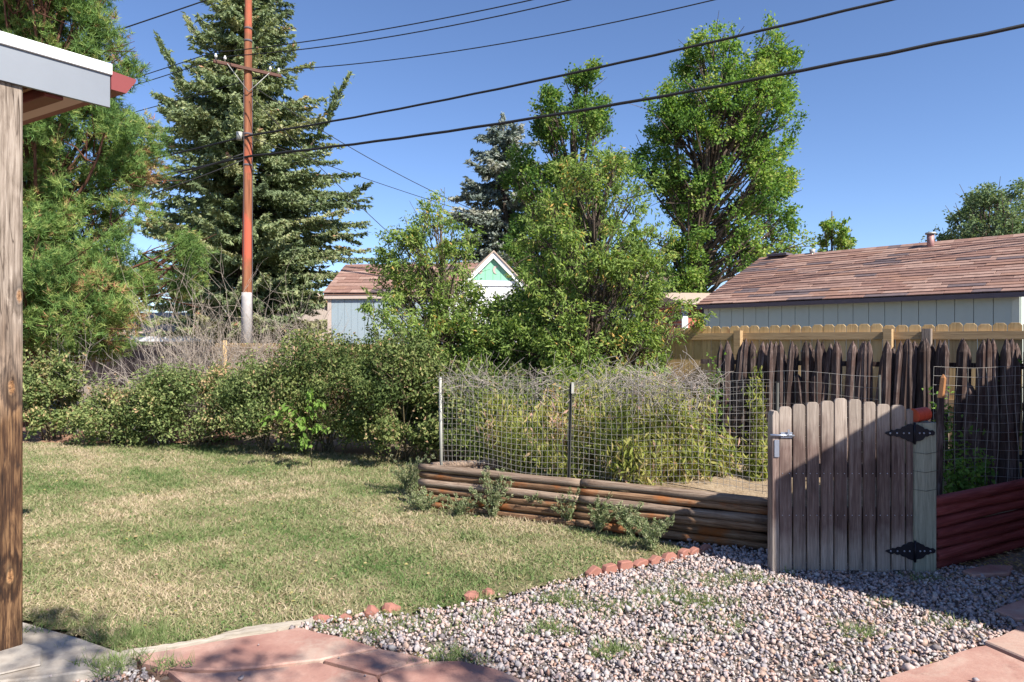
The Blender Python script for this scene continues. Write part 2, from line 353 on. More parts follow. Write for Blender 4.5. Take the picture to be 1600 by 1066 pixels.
M['lf_sapling'] = leafmat('sapling_leaves', [(0.0, (0.05,0.10,0.025)), (0.4, (0.105,0.18,0.04)), (0.8, (0.17,0.26,0.06)), (0.94, (0.23,0.28,0.08)), (1.0, (0.33,0.25,0.07))], 0.45)
M['lf_olive'] = leafmat('olive_shrub_leaves', [(0.0, (0.035,0.06,0.018)), (0.4, (0.09,0.145,0.042)), (0.8, (0.165,0.215,0.07)), (1.0, (0.26,0.21,0.10))], 0.3)
M['lf_dark'] = leafmat('dark_shrub_leaves', [(0.0, (0.028,0.052,0.014)), (0.5, (0.075,0.12,0.032)), (0.85, (0.14,0.18,0.055)), (1.0, (0.21,0.17,0.085))], 0.3)
M['lf_bright'] = leafmat('bright_green_leaves', [(0.0, (0.05,0.12,0.02)), (1.0, (0.12,0.22,0.04))], 0.4)
M['lf_pepper'] = leafmat('drooping_garden_leaves', [(0.0, (0.06,0.10,0.02)), (0.5, (0.15,0.20,0.04)), (0.8, (0.23,0.24,0.075)), (1.0, (0.27,0.20,0.13))], 0.4)
M['lf_grass'] = leafmat('lawn_grass_blades', [(0.0, (0.09,0.16,0.05)), (0.3, (0.19,0.24,0.10)), (0.5, (0.30,0.30,0.165)), (0.72, (0.44,0.36,0.25)), (1.0, (0.56,0.46,0.35))], 0.25, 0.7, 0.15, 1.0)
M['lf_tuft'] = leafmat('fresh_grass_blades', [(0.0, (0.10,0.16,0.05)), (0.4, (0.19,0.26,0.10)), (1.0, (0.42,0.38,0.24))], 0.3, 0.7, 0.15, 1.0)
M['lf_weed'] = leafmat('grey_green_weed', [(0.0, (0.12,0.17,0.07)), (0.6, (0.25,0.31,0.16)), (1.0, (0.42,0.40,0.27))], 0.3, k=1.0)
M['lf_far'] = leafmat('far_tree_leaves', [(0.0, (0.04,0.075,0.03)), (0.6, (0.09,0.15,0.06)), (1.0, (0.16,0.21,0.10))], 0.3)

# ------------------------------------------------------------------ foliage generators (all local to the thing's base)
def unit(v): return v / np.maximum(np.linalg.norm(v, axis=-1, keepdims=True), 1e-9)
def leaves(C, D, L, W, g, fold=0.25, upbias=0.6):
    """diamond leaves: centres C, pointing D, length L, width W -> V, T (2 triangles each)"""
    n = len(C); D = unit(D)
    N = unit(g.normal(size=(n, 3)) + np.array([0, 0, upbias])); B = unit(np.cross(D, N)); N = np.cross(B, D)
    L = np.broadcast_to(L, (n,))[:, None]; W = np.broadcast_to(W, (n,))[:, None]
    base = C - D * L * 0.5; tip = C + D * L * 0.5 - N * L * 0.08; mid = C - D * L * 0.08
    l = mid + B * W * 0.5 + N * W * fold; r = mid - B * W * 0.5 + N * W * fold
    V = np.stack([base, r, tip, l], 1).reshape(-1, 3); i = np.arange(n)[:, None] * 4
    T = np.concatenate([i + [0, 1, 2], i + [0, 2, 3]], 1).reshape(-1, 3); return V, T
def needles(C, D, L, W, g):
    n = len(C); D = unit(D); B = unit(np.cross(D, g.normal(size=(n, 3))))
    L = np.broadcast_to(L, (n,))[:, None]
    V = np.stack([C - B * W / 2, C + B * W / 2, C + D * L], 1).reshape(-1, 3)
    return V, np.arange(3 * n).reshape(-1, 3)
def join(parts):
    Vs, Ts, ts = [], [], []; o = 0
    for V, T, t in parts:
        Vs.append(V); Ts.append(T + o); ts.append(t); o += len(V)
    return np.concatenate(Vs), np.concatenate(Ts), np.concatenate(ts)
def bez(a, b, c, n=6):
    return [a * (1-t)**2 + b * 2*t*(1-t) + c * t*t for t in np.linspace(0, 1, n)]

def profile(rows, Y, base):
    """rows of (py, px_left, px_right) -> functions of local z"""
    z = np.array([P(0, r[0], Y)[2] for r in rows]); cx = np.array([P((r[1]+r[2])/2, 0, Y)[0] for r in rows]) - base[0]
    rr = np.array([(r[2]-r[1]) / 2 / F * Y for r in rows]); o = np.argsort(z)
    z, cx, rr = z[o], cx[o], rr[o]
    return z[0], z[-1], (lambda q: np.interp(q, z, cx)), (lambda q: np.interp(q, z, rr))

def crown_tree(name, label, cat, base, Y, rows, trunk, mats, nclump, crad, perclump, leaf, g, depth=0.9, style='leaf', rtrunk=0.2, group=None,
               shell=0.45, trunk_mat=None, limb=1.0, flat=0.75, tint_mid=0.5, tint_spread=0.35, dead=0.0, partname='crown', hang=0.0, irreg=0.18, shoots=0):
    root = empty(name, (base[0], base[1], 0), label=label, cat=cat, group=group)
    b3 = np.array([base[0], base[1], 0.0])
    z0, z1, fc, fr = profile(rows, Y, base)
    tp = [np.array(p, float) - b3 for p in trunk]
    mb = MB(); k = len(tp); mb.tube(tp, [rtrunk * (1 - 0.75 * i / (k - 1)) for i in range(k)], 9)
    tp_d = np.array([tp[0] + (tp[-1]-tp[0])*0] ); tpi = []
    for i in range(k - 1):
        for t in np.linspace(0, 1, 8, endpoint=False): tpi.append(tp[i] * (1 - t) + tp[i+1] * t)
    tpi = np.array(tpi + [tp[-1]])
    # clump centres
    zs = np.linspace(z0, z1, 200); wgt = fr(zs) ** 1.3 + 0.02; wgt /= wgt.sum()
    cz = g.choice(zs, nclump, p=wgt) + g.normal(size=nclump) * 0.05
    th = g.uniform(0, 2*np.pi, nclump); q = shell + (1 - shell) * g.uniform(0, 1, nclump) ** 0.6
    cr = crad * g.uniform(0.55, 1.3, nclump)
    ph = g.uniform(0, 6, 3); wob = (np.sin(3*th + cz*2.1/crad*0.5 + ph[0]) + np.sin(cz*1.9/crad*0.5 + 2*th + ph[1])) * 0.5
    rr = np.maximum(fr(cz) * (1 + irreg*wob) - cr * 0.4, 0.02) * q
    C = np.stack([fc(cz) + rr * np.cos(th), (Y - base[1]) + rr * depth * np.sin(th), np.minimum(cz, z1 - cr * 0.4)], 1)
    limbs = MB()
    for c in C:
        low = tpi[tpi[:, 2] < c[2] - 0.15 * abs(c[2] - tpi[0, 2])]
        if len(low) == 0: low = tpi[:1]
        cand = low[-1 - g.integers(0, max(1, min(len(low) - 1, 6)))] if len(low) > 1 else low[0]
        dist = np.linalg.norm(c - cand); mid = (cand + c) / 2 + np.array([0, 0, -0.1 * dist]) + g.normal(size=3) * 0.06 * dist
        r0 = min(rtrunk * 0.4, 0.012 * dist * limb + 0.008)
        limbs.tube([Vector(p) for p in bez(cand, mid, c, 6)], [r0 * (1 - 0.14 * i) for i in range(6)], 4, cap=False)
        for _ in range(3):
            e = c + g.normal(size=3) * crad * 0.7; s_ = cand * 0.25 + c * 0.75
            limbs.tube([s_, (s_ + e) / 2 + g.normal(size=3) * 0.04, e], [r0 * 0.4, r0 * 0.3, r0 * 0.15], 3, cap=False)
    mb.obj('trunk', trunk_mat or M['bark'], root)
    n = nclump * perclump; ci = np.repeat(np.arange(nclump), perclump)
    # sub-clumps so that leaves bunch along twigs
    nsub = 7; sub = g.normal(size=(nclump, nsub, 3)); sub = unit(sub) * (g.uniform(0.2, 1, (nclump, nsub, 1)) ** 0.5) * cr[:, None, None]
    sub[:, :, 2] *= flat
    si = g.integers(0, nsub, n); off = sub[ci, si]
    pos = C[ci] + off + g.normal(size=(n, 3)) * (crad * 0.22)
    tint = tint_mid + g.normal(size=nclump)[ci] * tint_spread * 0.4 + g.normal(size=n) * tint_spread * 0.6
    tint += 0.10 * (si % 3 - 1)
    if dead: tint = np.where(g.uniform(size=nclump)[ci] < dead, 0.97 + 0 * tint, tint)
    tint = np.clip(tint, 0, 1)
    out = unit(off + g.normal(size=(n, 3)) * 0.4 * crad + np.array([0, 0, -hang]))
    if shoots:
        sp_, so_, st_ = [], [], []
        for _ in range(shoots):
            i = g.integers(0, nclump); c = C[i]; o = np.array([c[0]-fc(c[2]), c[1]-(Y-base[1]), 0.0]); o = unit(unit(o[None])[0] + np.array([g.normal()*0.4, g.normal()*0.4, g.uniform(0.1, 1.3)]))
            ln = g.uniform(0.35, 0.8)*crad*1.7; s0 = c + o*cr[i]*0.4; e0 = s0 + o*ln; m0 = (s0+e0)/2 + [0, 0, 0.04]
            limbs.tube([s0, m0, e0], [0.006, 0.004, 0.002], 3, cap=False); k = 34; t_ = g.uniform(0, 1, k)[:, None]
            sp_.append(s0*(1-t_)**2 + m0*2*t_*(1-t_) + e0*t_*t_ + g.normal(size=(k, 3))*0.028); so_.append(o + g.normal(size=(k, 3))*0.8); st_.append(np.clip(0.5 + g.normal()*0.15 + g.normal(size=k)*0.2, 0, 0.95))
        pos = np.concatenate([pos] + sp_); out = np.concatenate([out] + so_); tint = np.concatenate([tint] + st_); n = len(pos)
    if style == 'leaf':
        L = leaf * g.uniform(0.6, 1.25, n); V, T = leaves(pos, out, L, L * 0.62, g); tt = np.repeat(tint, 2)
    elif style == 'lance':
        L = leaf * g.uniform(0.6, 1.25, n); V, T = leaves(pos, out, L, L * 0.33, g); tt = np.repeat(tint, 2)
    else:  # needle burst: perclump tufts, each of m needles
        m = 13; ax = unit(out + np.array([0, 0, 0.7])); D = unit(np.repeat(ax, m, 0) + g.normal(size=(n*m, 3)) * 0.75)
        Cn = np.repeat(pos, m, 0) + g.normal(size=(n*m, 3)) * 0.015; V, T = needles(Cn, D, leaf * g.uniform(0.7, 1.15, n*m), 0.013, g)
        tt = np.clip(np.repeat(tint, m) + g.normal(size=n*m) * 0.08, 0, 1)
    limbs.obj('branch', trunk_mat or M['bark'], root)
    ob(partname, np_mesh(partname, V, T, mats, tt), root)
    return root

def spruce(name, label, base, Y, rows, mat, g, levels=0.3, perm=6, sprig=0.16, dens=1.0, extra=(), ztop=None, rtrunk=0.22):
    root = empty(name, (base[0], base[1], 0), label=label, cat='tree')
    b3 = np.array([base[0], base[1], 0.0]); z0, z1, fc, fr = profile(rows, Y, base)
    tk = MB(); tk.tube([(0,0,0), (0.03,0,z1*0.5), (fc(z1), 0, z1)], [rtrunk, rtrunk*0.62, 0.02], 9); tk.obj('trunk', M['bark'], root)
    br = MB(); Cs, Ds, ts = [], [], []
    z = z0; todo = []
    while z < z1 - 0.1:
        r = float(fr(z)); c = float(fc(z))
        for _ in range(perm if r > 0.8 else 4):
            a = g.uniform(0, 2*np.pi); ln = r * (g.uniform(0.55, 1.12) if g.uniform() < 0.85 else g.uniform(1.1, 1.3))
            if ln < 0.12: continue
            s_ = np.array([c * 0.35, 0, z - 0.03*ln]); e = np.array([c + ln*math.cos(a), ln*0.95*math.sin(a), z - 0.12*ln + g.normal()*0.35])
            mid = (s_ + e)/2 + np.array([0, 0, -0.10*ln]); todo.append((s_, mid, e, ln, 0.0))
        z += levels * (0.6 + 0.8 * g.uniform()) * (0.6 if r < 0.8 else 1.0)
    for (px, py, px0, py0, dy) in extra:
        e = P(px, py, Y) - b3 + [0, dy, 0]; s_ = P(px0, py0, Y) - b3 + [0, dy*0.5, 0]
        root0 = np.array([fc(s_[2]) * 0.3, 0, s_[2] - 0.5]); mid = s_ + np.array([0, 0, -0.2])
        todo.append((root0, mid, s_, np.linalg.norm(root0-s_), 0.0)); todo.append((s_, (s_+e)/2 + [0, 0, -0.1], e, np.linalg.norm(e-s_)*1.5, 1.0))
    for (s_, mid, e, ln, up) in todo:
        pts = bez(s_, mid, e, 6); br.tube([Vector(p) for p in pts], [0.035*min(1, ln/2)*(1-0.15*i)+0.004 for i in range(6)], 4, cap=False)
        nb = max(4, int(ln * 9)); t0 = g.normal() * 0.22 + 0.45
        for j in range(nb):
            t = 0.18 + 0.82 * (j + g.uniform()) / nb
            p = s_*(1-t)**2 + mid*2*t*(1-t) + e*t*t; d = unit(2*(1-t)*(mid-s_) + 2*t*(e-mid))
            side = unit(np.cross(d, [0, 0, 1])) * (1 if j % 2 else -1)
            bl = (0.18 + 0.30 * ln * (1 - t) * 0.6) * g.uniform(0.6, 1.2)
            bd = unit(d * 0.8 + side * 0.8 + np.array([0, 0, -0.45 + 0.5*up]) + g.normal(size=3)*0.25)
            m = max(3, int(dens * (4 + bl * 26)))
            q = g.uniform(0, 1, m)[:, None]
            Cs.append(p + bd * bl * q + g.normal(size=(m, 3)) * 0.035); Ds.append(bd + g.normal(size=(m, 3)) * 0.55); ts.append(np.clip(t0 + 0.12*t + g.normal(size=m) * 0.13, 0, 0.92))
        m = int(10*dens); q = g.uniform(0.85, 1.05, m)[:, None]
        Cs.append(s_*(1-q)**2 + mid*2*q*(1-q) + e*q*q + g.normal(size=(m,3))*0.03); Ds.append(unit(e - mid) + g.normal(size=(m,3))*0.5); ts.append(np.clip(t0+0.15 + g.normal(size=m)*0.15, 0, 1))
    # leader
    m = 160; q = g.uniform(0, 1, m)[:, None]; top = np.array([fc(z1), 0, z1])
    Cs.append(top - np.array([0, 0, 1.2]) * q + g.normal(size=(m, 3)) * (0.03 + 0.12*q)); Ds.append(g.normal(size=(m, 3)) + np.array([0, 0, 0.8])); ts.append(g.uniform(0.3, 0.9, m))
    C = np.concatenate(Cs); D = np.concatenate(Ds); t = np.concatenate(ts)
    L = sprig * g.uniform(0.6, 1.2, len(C)); V, T = leaves(C, D, L, L * 0.34, g, fold=0.1, upbias=0.2)
    br.obj('branch', M['bark'], root)
    ob('crown', np_mesh('crown', V, T, mat, np.repeat(t, 2)), root); return root

def shrub(name, label, cen, rx, ry, h, mat, g, n=12000, leaf=0.05, lance=0.55, zlo=0.0, stems=14, group=None, mid=0.5, stemmat=None, lump=0.5):
    root = empty(name, (cen[0], cen[1], zlo), label=label, cat='shrub', group=group)
    mb = MB(); nc = 46
    th = g.uniform(0, 2*np.pi, nc); u = g.uniform(0.1, 1, nc); rad = g.uniform(0.4, 1, nc) ** 0.5
    hh = (0.12 + 0.80 * u) * h; wz = np.sqrt(np.clip(1 - (np.abs(u - 0.42) / 0.72) ** 2.2, 0.05, 1))
    C = np.stack([rx*rad*wz*np.cos(th)*0.9, ry*rad*wz*np.sin(th)*0.9, hh], 1)
    for k in range(stems):
        c = C[g.integers(0, nc)]; b = np.array([g.normal()*rx*0.15, g.normal()*ry*0.15, 0]); m_ = (b+c)/2 + np.array([0, 0, 0.1])
        mb.tube(bez(b, m_, c * [1.05, 1.05, 1.08], 6), [0.014, 0.012, 0.010, 0.008, 0.006, 0.004], 4, cap=False)
        for _ in range(3):
            e = c + g.normal(size=3)*[rx*0.3, ry*0.3, h*0.16]; mb.tube([c*0.8, (c*0.8+e)/2, e], [0.007, 0.005, 0.003], 3, cap=False)
    sh = []
    for k in range(60):
        a = g.uniform(0, 6.28); b = np.array([rx*0.75*math.cos(a)*g.uniform(0.1, 1), ry*0.8*math.sin(a)*g.uniform(0.1, 1), h*g.uniform(0.55, 0.85)])
        e = b + np.array([g.normal()*0.12, g.normal()*0.12, g.uniform(0.15, 0.5)]); mb.tube([b, (b+e)/2, e], [0.004, 0.003, 0.002], 3, cap=False)
        q = g.uniform(0, 1, 26)[:, None]; sh.append(b + (e-b)*q + g.normal(size=(26, 3))*0.022)
    sh = np.concatenate(sh)
    ci = g.integers(0, nc, n); cr = np.minimum(rx, h) * 0.30
    sub = unit(g.normal(size=(nc, 9, 3))) * cr * g.uniform(0.3, 1.15, (nc, 9, 1)); si = g.integers(0, 9, n)
    pos = C[ci] + sub[ci, si] + g.normal(size=(n, 3)) * cr * 0.27; pos[:, 2] = np.abs(pos[:, 2] - 0.02) + 0.02
    mb.obj('stem', stemmat or M['stem'], root)
    ok = pos[:, 2] < h * 1.08; pos = np.concatenate([pos[ok], sh]); ci = np.concatenate([ci[ok], g.integers(0, nc, len(sh))]); n2 = len(pos)
    t = np.clip(mid + (g.normal(size=nc)*0.2)[ci] + g.normal(size=n2)*0.22, 0, 1)
    L = leaf * g.uniform(0.6, 1.3, n2); V, T = leaves(pos, g.normal(size=(n2, 3)) + [0, 0, 0.3], L, L * lance, g)
    ob('foliage', np_mesh('foliage', V, T, mat, np.repeat(t, 2)), root); return root

def bare_bush(name, label, cen, h, spread, g, n=70, r=0.008, mat=None, droop=0.0):
    root = empty(name, (cen[0], cen[1], 0), label=label, cat='bush'); mb = MB()
    def grow(p, d, ln, rad, lvl):
        pts = [p]; k = 5
        for i in range(k):
            d = unit(d + g.normal(size=3) * 0.16 + np.array([0, 0, 0.04 - droop * i * 0.05])); p = p + d * ln / k; pts.append(p)
        mb.tube([Vector(q) for q in pts], [rad * (1 - 0.13 * i) for i in range(k + 1)], 3, cap=False)
        if lvl > 0:
            for _ in range(g.integers(3, 6)):
                i = g.integers(1, k + 1); nd = unit(d + g.normal(size=3) * 0.55); grow(pts[i], nd, ln * g.uniform(0.35, 0.65), rad * 0.55, lvl - 1)
    for _ in range(n):
        a = g.uniform(0, 2*np.pi); s = spread * g.uniform(0.05, 1)
        grow(np.array([g.normal()*0.12, g.normal()*0.12, 0]), unit(np.array([s*math.cos(a), s*math.sin(a), 1.0])), h * g.uniform(0.45, 0.8), r, 2)
    mb.obj('stem', mat or M['twig'], root); return root

def pip(poly, x, y):
    ins = np.zeros(len(x), bool); n = len(poly)
    for i in range(n):
        x1, y1 = poly[i]; x2, y2 = poly[(i+1) % n]
        c = ((y1 > y) != (y2 > y)) & (x < (x2-x1)*(y-y1)/((y2-y1) + 1e-12) + x1); ins ^= c
    return ins
def nz(x, y, s, ph=0.0):
    return (np.sin(x*s*1.3 + ph + 1.7*np.sin(y*s*0.9 + ph)) + np.sin(y*s*1.7 - ph*2 + 1.3*np.sin(x*s*1.1 + 2.1)) + 0.6*np.sin((x+y)*s*3.1 + ph*3)) / 2.6
def sheet(name, poly, z, mat, cell=0.08, bump=0.008, kind='structure', hf=None):
    x0, y0 = np.min(poly, 0); x1, y1 = np.max(poly, 0)
    nx, ny = int((x1-x0)/cell) + 2, int((y1-y0)/cell) + 2
    X, Yg = np.meshgrid(x0 + np.arange(nx)*cell, y0 + np.arange(ny)*cell, indexing='ij')
    Z = z + bump * (nz(X, Yg, 5) + 1) * 0.5 if hf is None else hf(X, Yg)
    V = np.stack([X, Yg, Z], -1).reshape(-1, 3)
    I, J = np.meshgrid(np.arange(nx-1), np.arange(ny-1), indexing='ij'); I, J = I.ravel(), J.ravel()
    keep = pip(poly, x0 + (I+0.5)*cell, y0 + (J+0.5)*cell); I, J = I[keep], J[keep]
    T = np.stack([I*ny+J, (I+1)*ny+J, (I+1)*ny+J+1, I*ny+J+1], 1)
    return ob(name, np_mesh(name, V, T, mat, n=4, smooth=True), kind=kind)

# ------------------------------------------------------------------ the setting: ground sheets
gm = MB(); gm.add([(-700,-200,-0.02),(700,-200,-0.02),(700,1500,-0.02),(-700,1500,-0.02)], [(0,1,2,3)]); gm.obj('ground', M['dirt'], kind='structure')

def gp(*pts): return [tuple(G(*p)) for p in pts]
LAWN = gp((30,967),(200,1022),(490,972),(620,962),(770,938),(905,905),(1000,885),(1100,868),(1045,852),(900,826),(660,792)) + \
       [(-0.9,7.6),(-1.2,9.3),(-4.0,10.6),(-7.6,10.9),(-9.0,10.6),(-9.0,4.2),(-3.6,3.9)]
GRAVEL = gp((230,1075),(470,985),(500,975),(640,966),(775,942),(905,909),(1000,889),(1105,870),(1045,850),(1205,867)) + \
         [(2.1,5.3),(2.1,4.95),(2.95,4.9),(3.25,4.9),(3.9,4.7),(4.6,4.2),(4.0,1.5),(-2.2,1.5),(-2.6,2.6),(-2.1,2.9)]
sheet('lawn', LAWN, 0.0, M['turf'], 0.07, 0.012)
sheet('gravel_bed', GRAVEL, 0.002, M['gravelbed'], 0.07, 0.010)
sheet('pine_litter', [(-9.5,10.3),(-9.5,14),(-4.4,14),(-4.6,11.4),(-5.6,10.75),(-7.5,10.9)], 0.0, M['litter'], 0.1, 0.03)

# ------------------------------------------------------------------ raised bed soil
def soil_h(X, Y):
    t = np.clip((X - 0.1) / 1.0, 0, 1); return 0.16 + 0.20 * t + 0.015 * nz(X, Y, 4)
BED = [(-0.8,6.75),(2.0,5.36),(3.3,5.1),(4.0,5.5),(5.0,6.0),(5.0,6.4),(2.2,8.2),(1.2,8.2),(0.6,7.3)]
sheet('garden_soil', BED, 0.3, M['straw'], 0.1, hf=soil_h)

# ------------------------------------------------------------------ flagstones and concrete
def flagpoly(parent, px, z0=0.0, th=0.045, jitter=0.008, seed=0):
    g = np.random.default_rng(seed); pts = [G(a, b, th) for a, b in px]
    out = []
    for i, p in enumerate(pts):
        q = pts[(i+1) % len(pts)]; L = np.linalg.norm(q-p); k = max(1, int(L/0.12))
        for j in range(k): out.append(p + (q-p)*j/k + g.normal(size=2)*jitter*(j > 0))
    c = np.mean(out, 0); mb = MB(); loc = [(a-c[0], b-c[1]) for a, b in out]
    mb.prism(loc if sum(loc[i-1][0]*loc[i][1]-loc[i][0]*loc[i-1][1] for i in range(len(loc))) > 0 else loc[::-1], 0, th)
    return mb.obj('flagstone', M['flag'], parent, (c[0], c[1], z0), bevel=0.007)
pathL = sheet('path', gp((185,1030),(480,976),(600,1015),(840,1062),(860,1140),(200,1140)), 0.006, M['sand'], 0.05, 0.004)
for i, px in enumerate([
    [(212,1024),(330,1003),(468,980),(540,996),(590,1012),(500,1030),(400,1042),(345,1046),(250,1042),(222,1034)],
    [(505,1030),(592,1013),(640,1022),(672,1030),(590,1053)],
    [(262,1046),(345,1050),(405,1046),(498,1034),(588,1056),(600,1085),(400,1100),(300,1080)],
    [(592,1057),(625,1043),(672,1033),(720,1032),(780,1046),(812,1060),(850,1100),(605,1110)]]):
    flagpoly(pathL, px, 0.0 , seed=i)
pathR = sheet('patio', gp((1350,1066),(1400,1045),(1530,1000),(1535,975),(1640,940),(1900,960),(1900,1100),(1350,1100)), 0.006, M['sand'], 0.05, 0.004)
for i, px in enumerate([
    [(1553,952),(1610,932),(1660,930),(1700,950),(1640,966),(1588,966)],
    [(1538,1001),(1598,977),(1700,968),(1780,985),(1760,1030),(1660,1044),(1600,1027)],
    [(1372,1062),(1440,1040),(1525,1010),(1540,1008),(1600,1034),(1660,1052),(1640,1110),(1380,1110)],
    [(1668,1050),(1765,1036),(1850,1060),(1850,1110),(1655,1110)]]):
    flagpoly(pathR, px, 0.0, seed=10+i)
c = flagpoly(None, [(1503,893),(1545,884),(1583,886),(1578,897),(1520,900)], 0.01, 0.035, 0.004, 20); c.name = 'loose_slab'
tag(c, 'small loose purple-red flagstone slab lying on dirt beside red log wall', 'stone slab')

mb = MB(); pad = [tuple(G(a, b, 0.06)) for a, b in [(-60,945),(38,972),(120,995),(198,1022),(215,1032),(150,1046),(62,1058),(-60,1070)]]
slab = MB(); slab.prism(pad[::-1], 0.0, 0.06); slab = slab.obj('concrete_pad', M['concrete'], bevel=0.008, kind='structure')
st = MB(); sp = [tuple(G(a, b, 0.072)) for a, b in [(-60,1006),(30,1003),(66,1010),(64,1038),(-60,1066)]]
st.prism(sp[::-1], 0.061, 0.072).obj('concrete_footing', M['concrete'], slab, bevel=0.008)

a, b = G(190, 1022, 0.03), G(490, 970, 0.03); d = b - a; L = np.linalg.norm(d)
e = MB()
pts = [(x, 0.012*math.sin(x*5)+0.006*math.sin(x*17), 0.040+0.006*math.sin(x*11)+random.uniform(-0.004,0.004), 0.02+0.005*math.sin(x*7)+random.uniform(-0.003,0.003)) for x in np.linspace(-L/2, L/2, 30)]
for i in range(29):
    (x0, y0, ha, wa), (x1, y1, hb, wb_) = pts[i], pts[i+1]
    e.add([(x0,y0-wa,0),(x1,y1-wb_,0),(x1,y1+wb_,0),(x0,y0+wa,0),(x0,y0-wa,ha-0.01),(x1,y1-wb_,hb-0.01),(x1,y1+wb_,hb),(x0,y0+wa,ha)],
          [(0,3,2,1),(4,5,6,7),(0,1,5,4),(2,3,7,6)] + ([(3,0,4,7)] if i == 0 else []) + ([(1,2,6,5)] if i == 28 else []))
e.obj('edging_board', M['bleach'], None, ((a[0]+b[0])/2, (a[1]+b[1])/2, 0.0), (0, 0, math.atan2(d[1], d[0])),
      label='bleached wooden edging board between the lawn and red flagstones', cat='board')

# ------------------------------------------------------------------ edging bricks and rocks
def brick_half(seed, wx=0.10, h=0.075, dp=0.05):
    g = np.random.default_rng(seed)
    prof = [(-wx/2, 0), (-wx/2, h*0.45), (-wx*0.30, h*0.85), (0, h), (wx*0.30, h*0.88), (wx/2, h*0.4), (wx/2, 0)]
    prof = [(x + g.normal()*0.007, z + (g.normal()*0.008 if z > 0 else 0)) for x, z in prof]
    return MB().prism(prof, -dp/2, dp/2, 'y').mesh('edging_brick', M['brick_red'], 0.006)
words = ['lowest red edging brick, half sunk in grass at left end of the scalloped row', 'small red edging brick next after the sunk one in the scalloped row',
         'third red scalloped edging brick counting from the lawn end', 'fourth red scalloped edging brick counting from the lawn end', 'red scalloped edging brick in the middle of the row by gravel',
         'red scalloped edging brick just past the middle towards the log wall', 'large sunlit red edging brick, third from the shaded end', 'bright red edging brick beside the shaded end of the row',
         'dark red edging brick lying in shade, nearest the gate']
bp = [(928,900),(952,895),(977,890),(1000,885),(1024,880),(1046,877),(1068,872),(1086,868),(1100,865)]
for i, (px, py) in enumerate(bp):
    p = G(px, py); ob('edging_brick', brick_half(i, 0.135 + 0.02*(i > 5), 0.068), None, (p[0], p[1], -0.004), (R(random.uniform(-12,8)), 0, R(38 + random.uniform(-10,10))), label=words[i], cat='brick', group='scalloped red bricks edging the gravel')
def rock(seed, sx, sy, sz):
    import bmesh
    g = np.random.default_rng(seed); bm = bmesh.new(); bmesh.ops.create_icosphere(bm, subdivisions=2, radius=1)
    ph = g.uniform(0, 6, 3)
    for v in bm.verts:
        k = 1 + 0.16*math.sin(v.co.x*3+ph[0]) + 0.13*math.sin(v.co.y*4+ph[1]) + 0.1*math.sin(v.co.z*5+ph[2]) + g.normal()*0.04
        v.co = Vector((v.co.x*sx*k, v.co.y*sy*k, max(v.co.z, -0.4)*sz*k))
    me = bpy.data.meshes.new('edging_rock'); bm.to_mesh(me); bm.free(); me.materials.append(M['brick_red']); return me
rk = [(505,972,0.055,'red sandstone rock at end of the bleached edging board'), (541,968,0.045,'small red rock second from the bleached edging board'), (580,962,0.06,'roundest red rock between lawn and gravel, past the small one'),
      (612,956,0.058,'flat red rock sunk in grass, last before the open lawn edge'), (738,935,0.062,'larger of the two red rocks at the grass edge above gravel'), (763,929,0.05,'smaller red rock standing beside the larger one at the grass edge')]
for i, (px, py, s, lb) in enumerate(rk):
    p = G(px, py); ob('edging_rock', rock(i, s, s*0.8, s*0.85), None, (p[0], p[1], 0.0), (0,0,i*1.1), label=lb, cat='rock', group='red rocks edging the lawn')

# ------------------------------------------------------------------ gravel
g = np.random.default_rng(3)
ico_t = None
def ico():
    t = (1+5**0.5)/2; v = np.array([(-1,t,0),(1,t,0),(-1,-t,0),(1,-t,0),(0,-1,t),(0,1,t),(0,-1,-t),(0,1,-t),(t,0,-1),(t,0,1),(-t,0,-1),(-t,0,1)], float)
    f = np.array([(0,11,5),(0,5,1),(0,1,7),(0,7,10),(0,10,11),(1,5,9),(5,11,4),(11,10,2),(10,7,6),(7,1,8),(3,9,4),(3,4,2),(3,2,6),(3,6,8),(3,8,9),(4,9,5),(2,4,11),(6,2,10),(8,6,7),(9,8,1)]); return unit(v), f
iv, ifc = ico()
def stones(name, x, y, z, r, g, mat, **k):
    n = len(x); S3 = g.uniform(0.6, 1.25, (n, 1, 3)) * r[:, None, None]; S3[:, :, 2] *= 0.6
    V = iv[None] * (1 + g.normal(size=(n, 12, 1)) * 0.24) * S3
    q = g.normal(size=(n, 4)); q /= np.linalg.norm(q, axis=1, keepdims=True); q[:, 1:3] *= 0.5; q /= np.linalg.norm(q, axis=1, keepdims=True)
    a, b, c, d = q.T
    Rm = np.stack([1-2*(c*c+d*d), 2*(b*c-a*d), 2*(b*d+a*c), 2*(b*c+a*d), 1-2*(b*b+d*d), 2*(c*d-a*b), 2*(b*d-a*c), 2*(c*d+a*b), 1-2*(b*b+c*c)], 1).reshape(n, 3, 3)
    V = np.einsum('nij,nkj->nki', Rm, V) + np.stack([x, y, z], 1)[:, None]
    T = (ifc[None] + np.arange(n)[:, None, None]*12).reshape(-1, 3)
    return ob(name, np_mesh(name, V.reshape(-1, 3), T, mat, np.repeat(g.uniform(0, 1, n), 20)), **k)
def gp45(*pts): return [tuple(G(*p, 0.045)) for p in pts]
FLAGS = [gp45((212,1024),(468,980),(590,1010),(720,1032),(812,1060),(850,1100),(300,1100),(222,1034)), gp45((1372,1060),(1530,1004),(1538,1001),(1598,977),(1780,980),(1850,1110),(1380,1110)), gp45((1553,952),(1610,932),(1700,935),(1700,950),(1588,966)), pad]
n = 84000; x = g.uniform(-2.9, 4.3, n); y = g.uniform(2.3, 5.7, n)
GR2 = gp((40,1068),(66,1056),(150,1046),(212,1034),(262,1047),(300,1085),(300,1100),(40,1100))
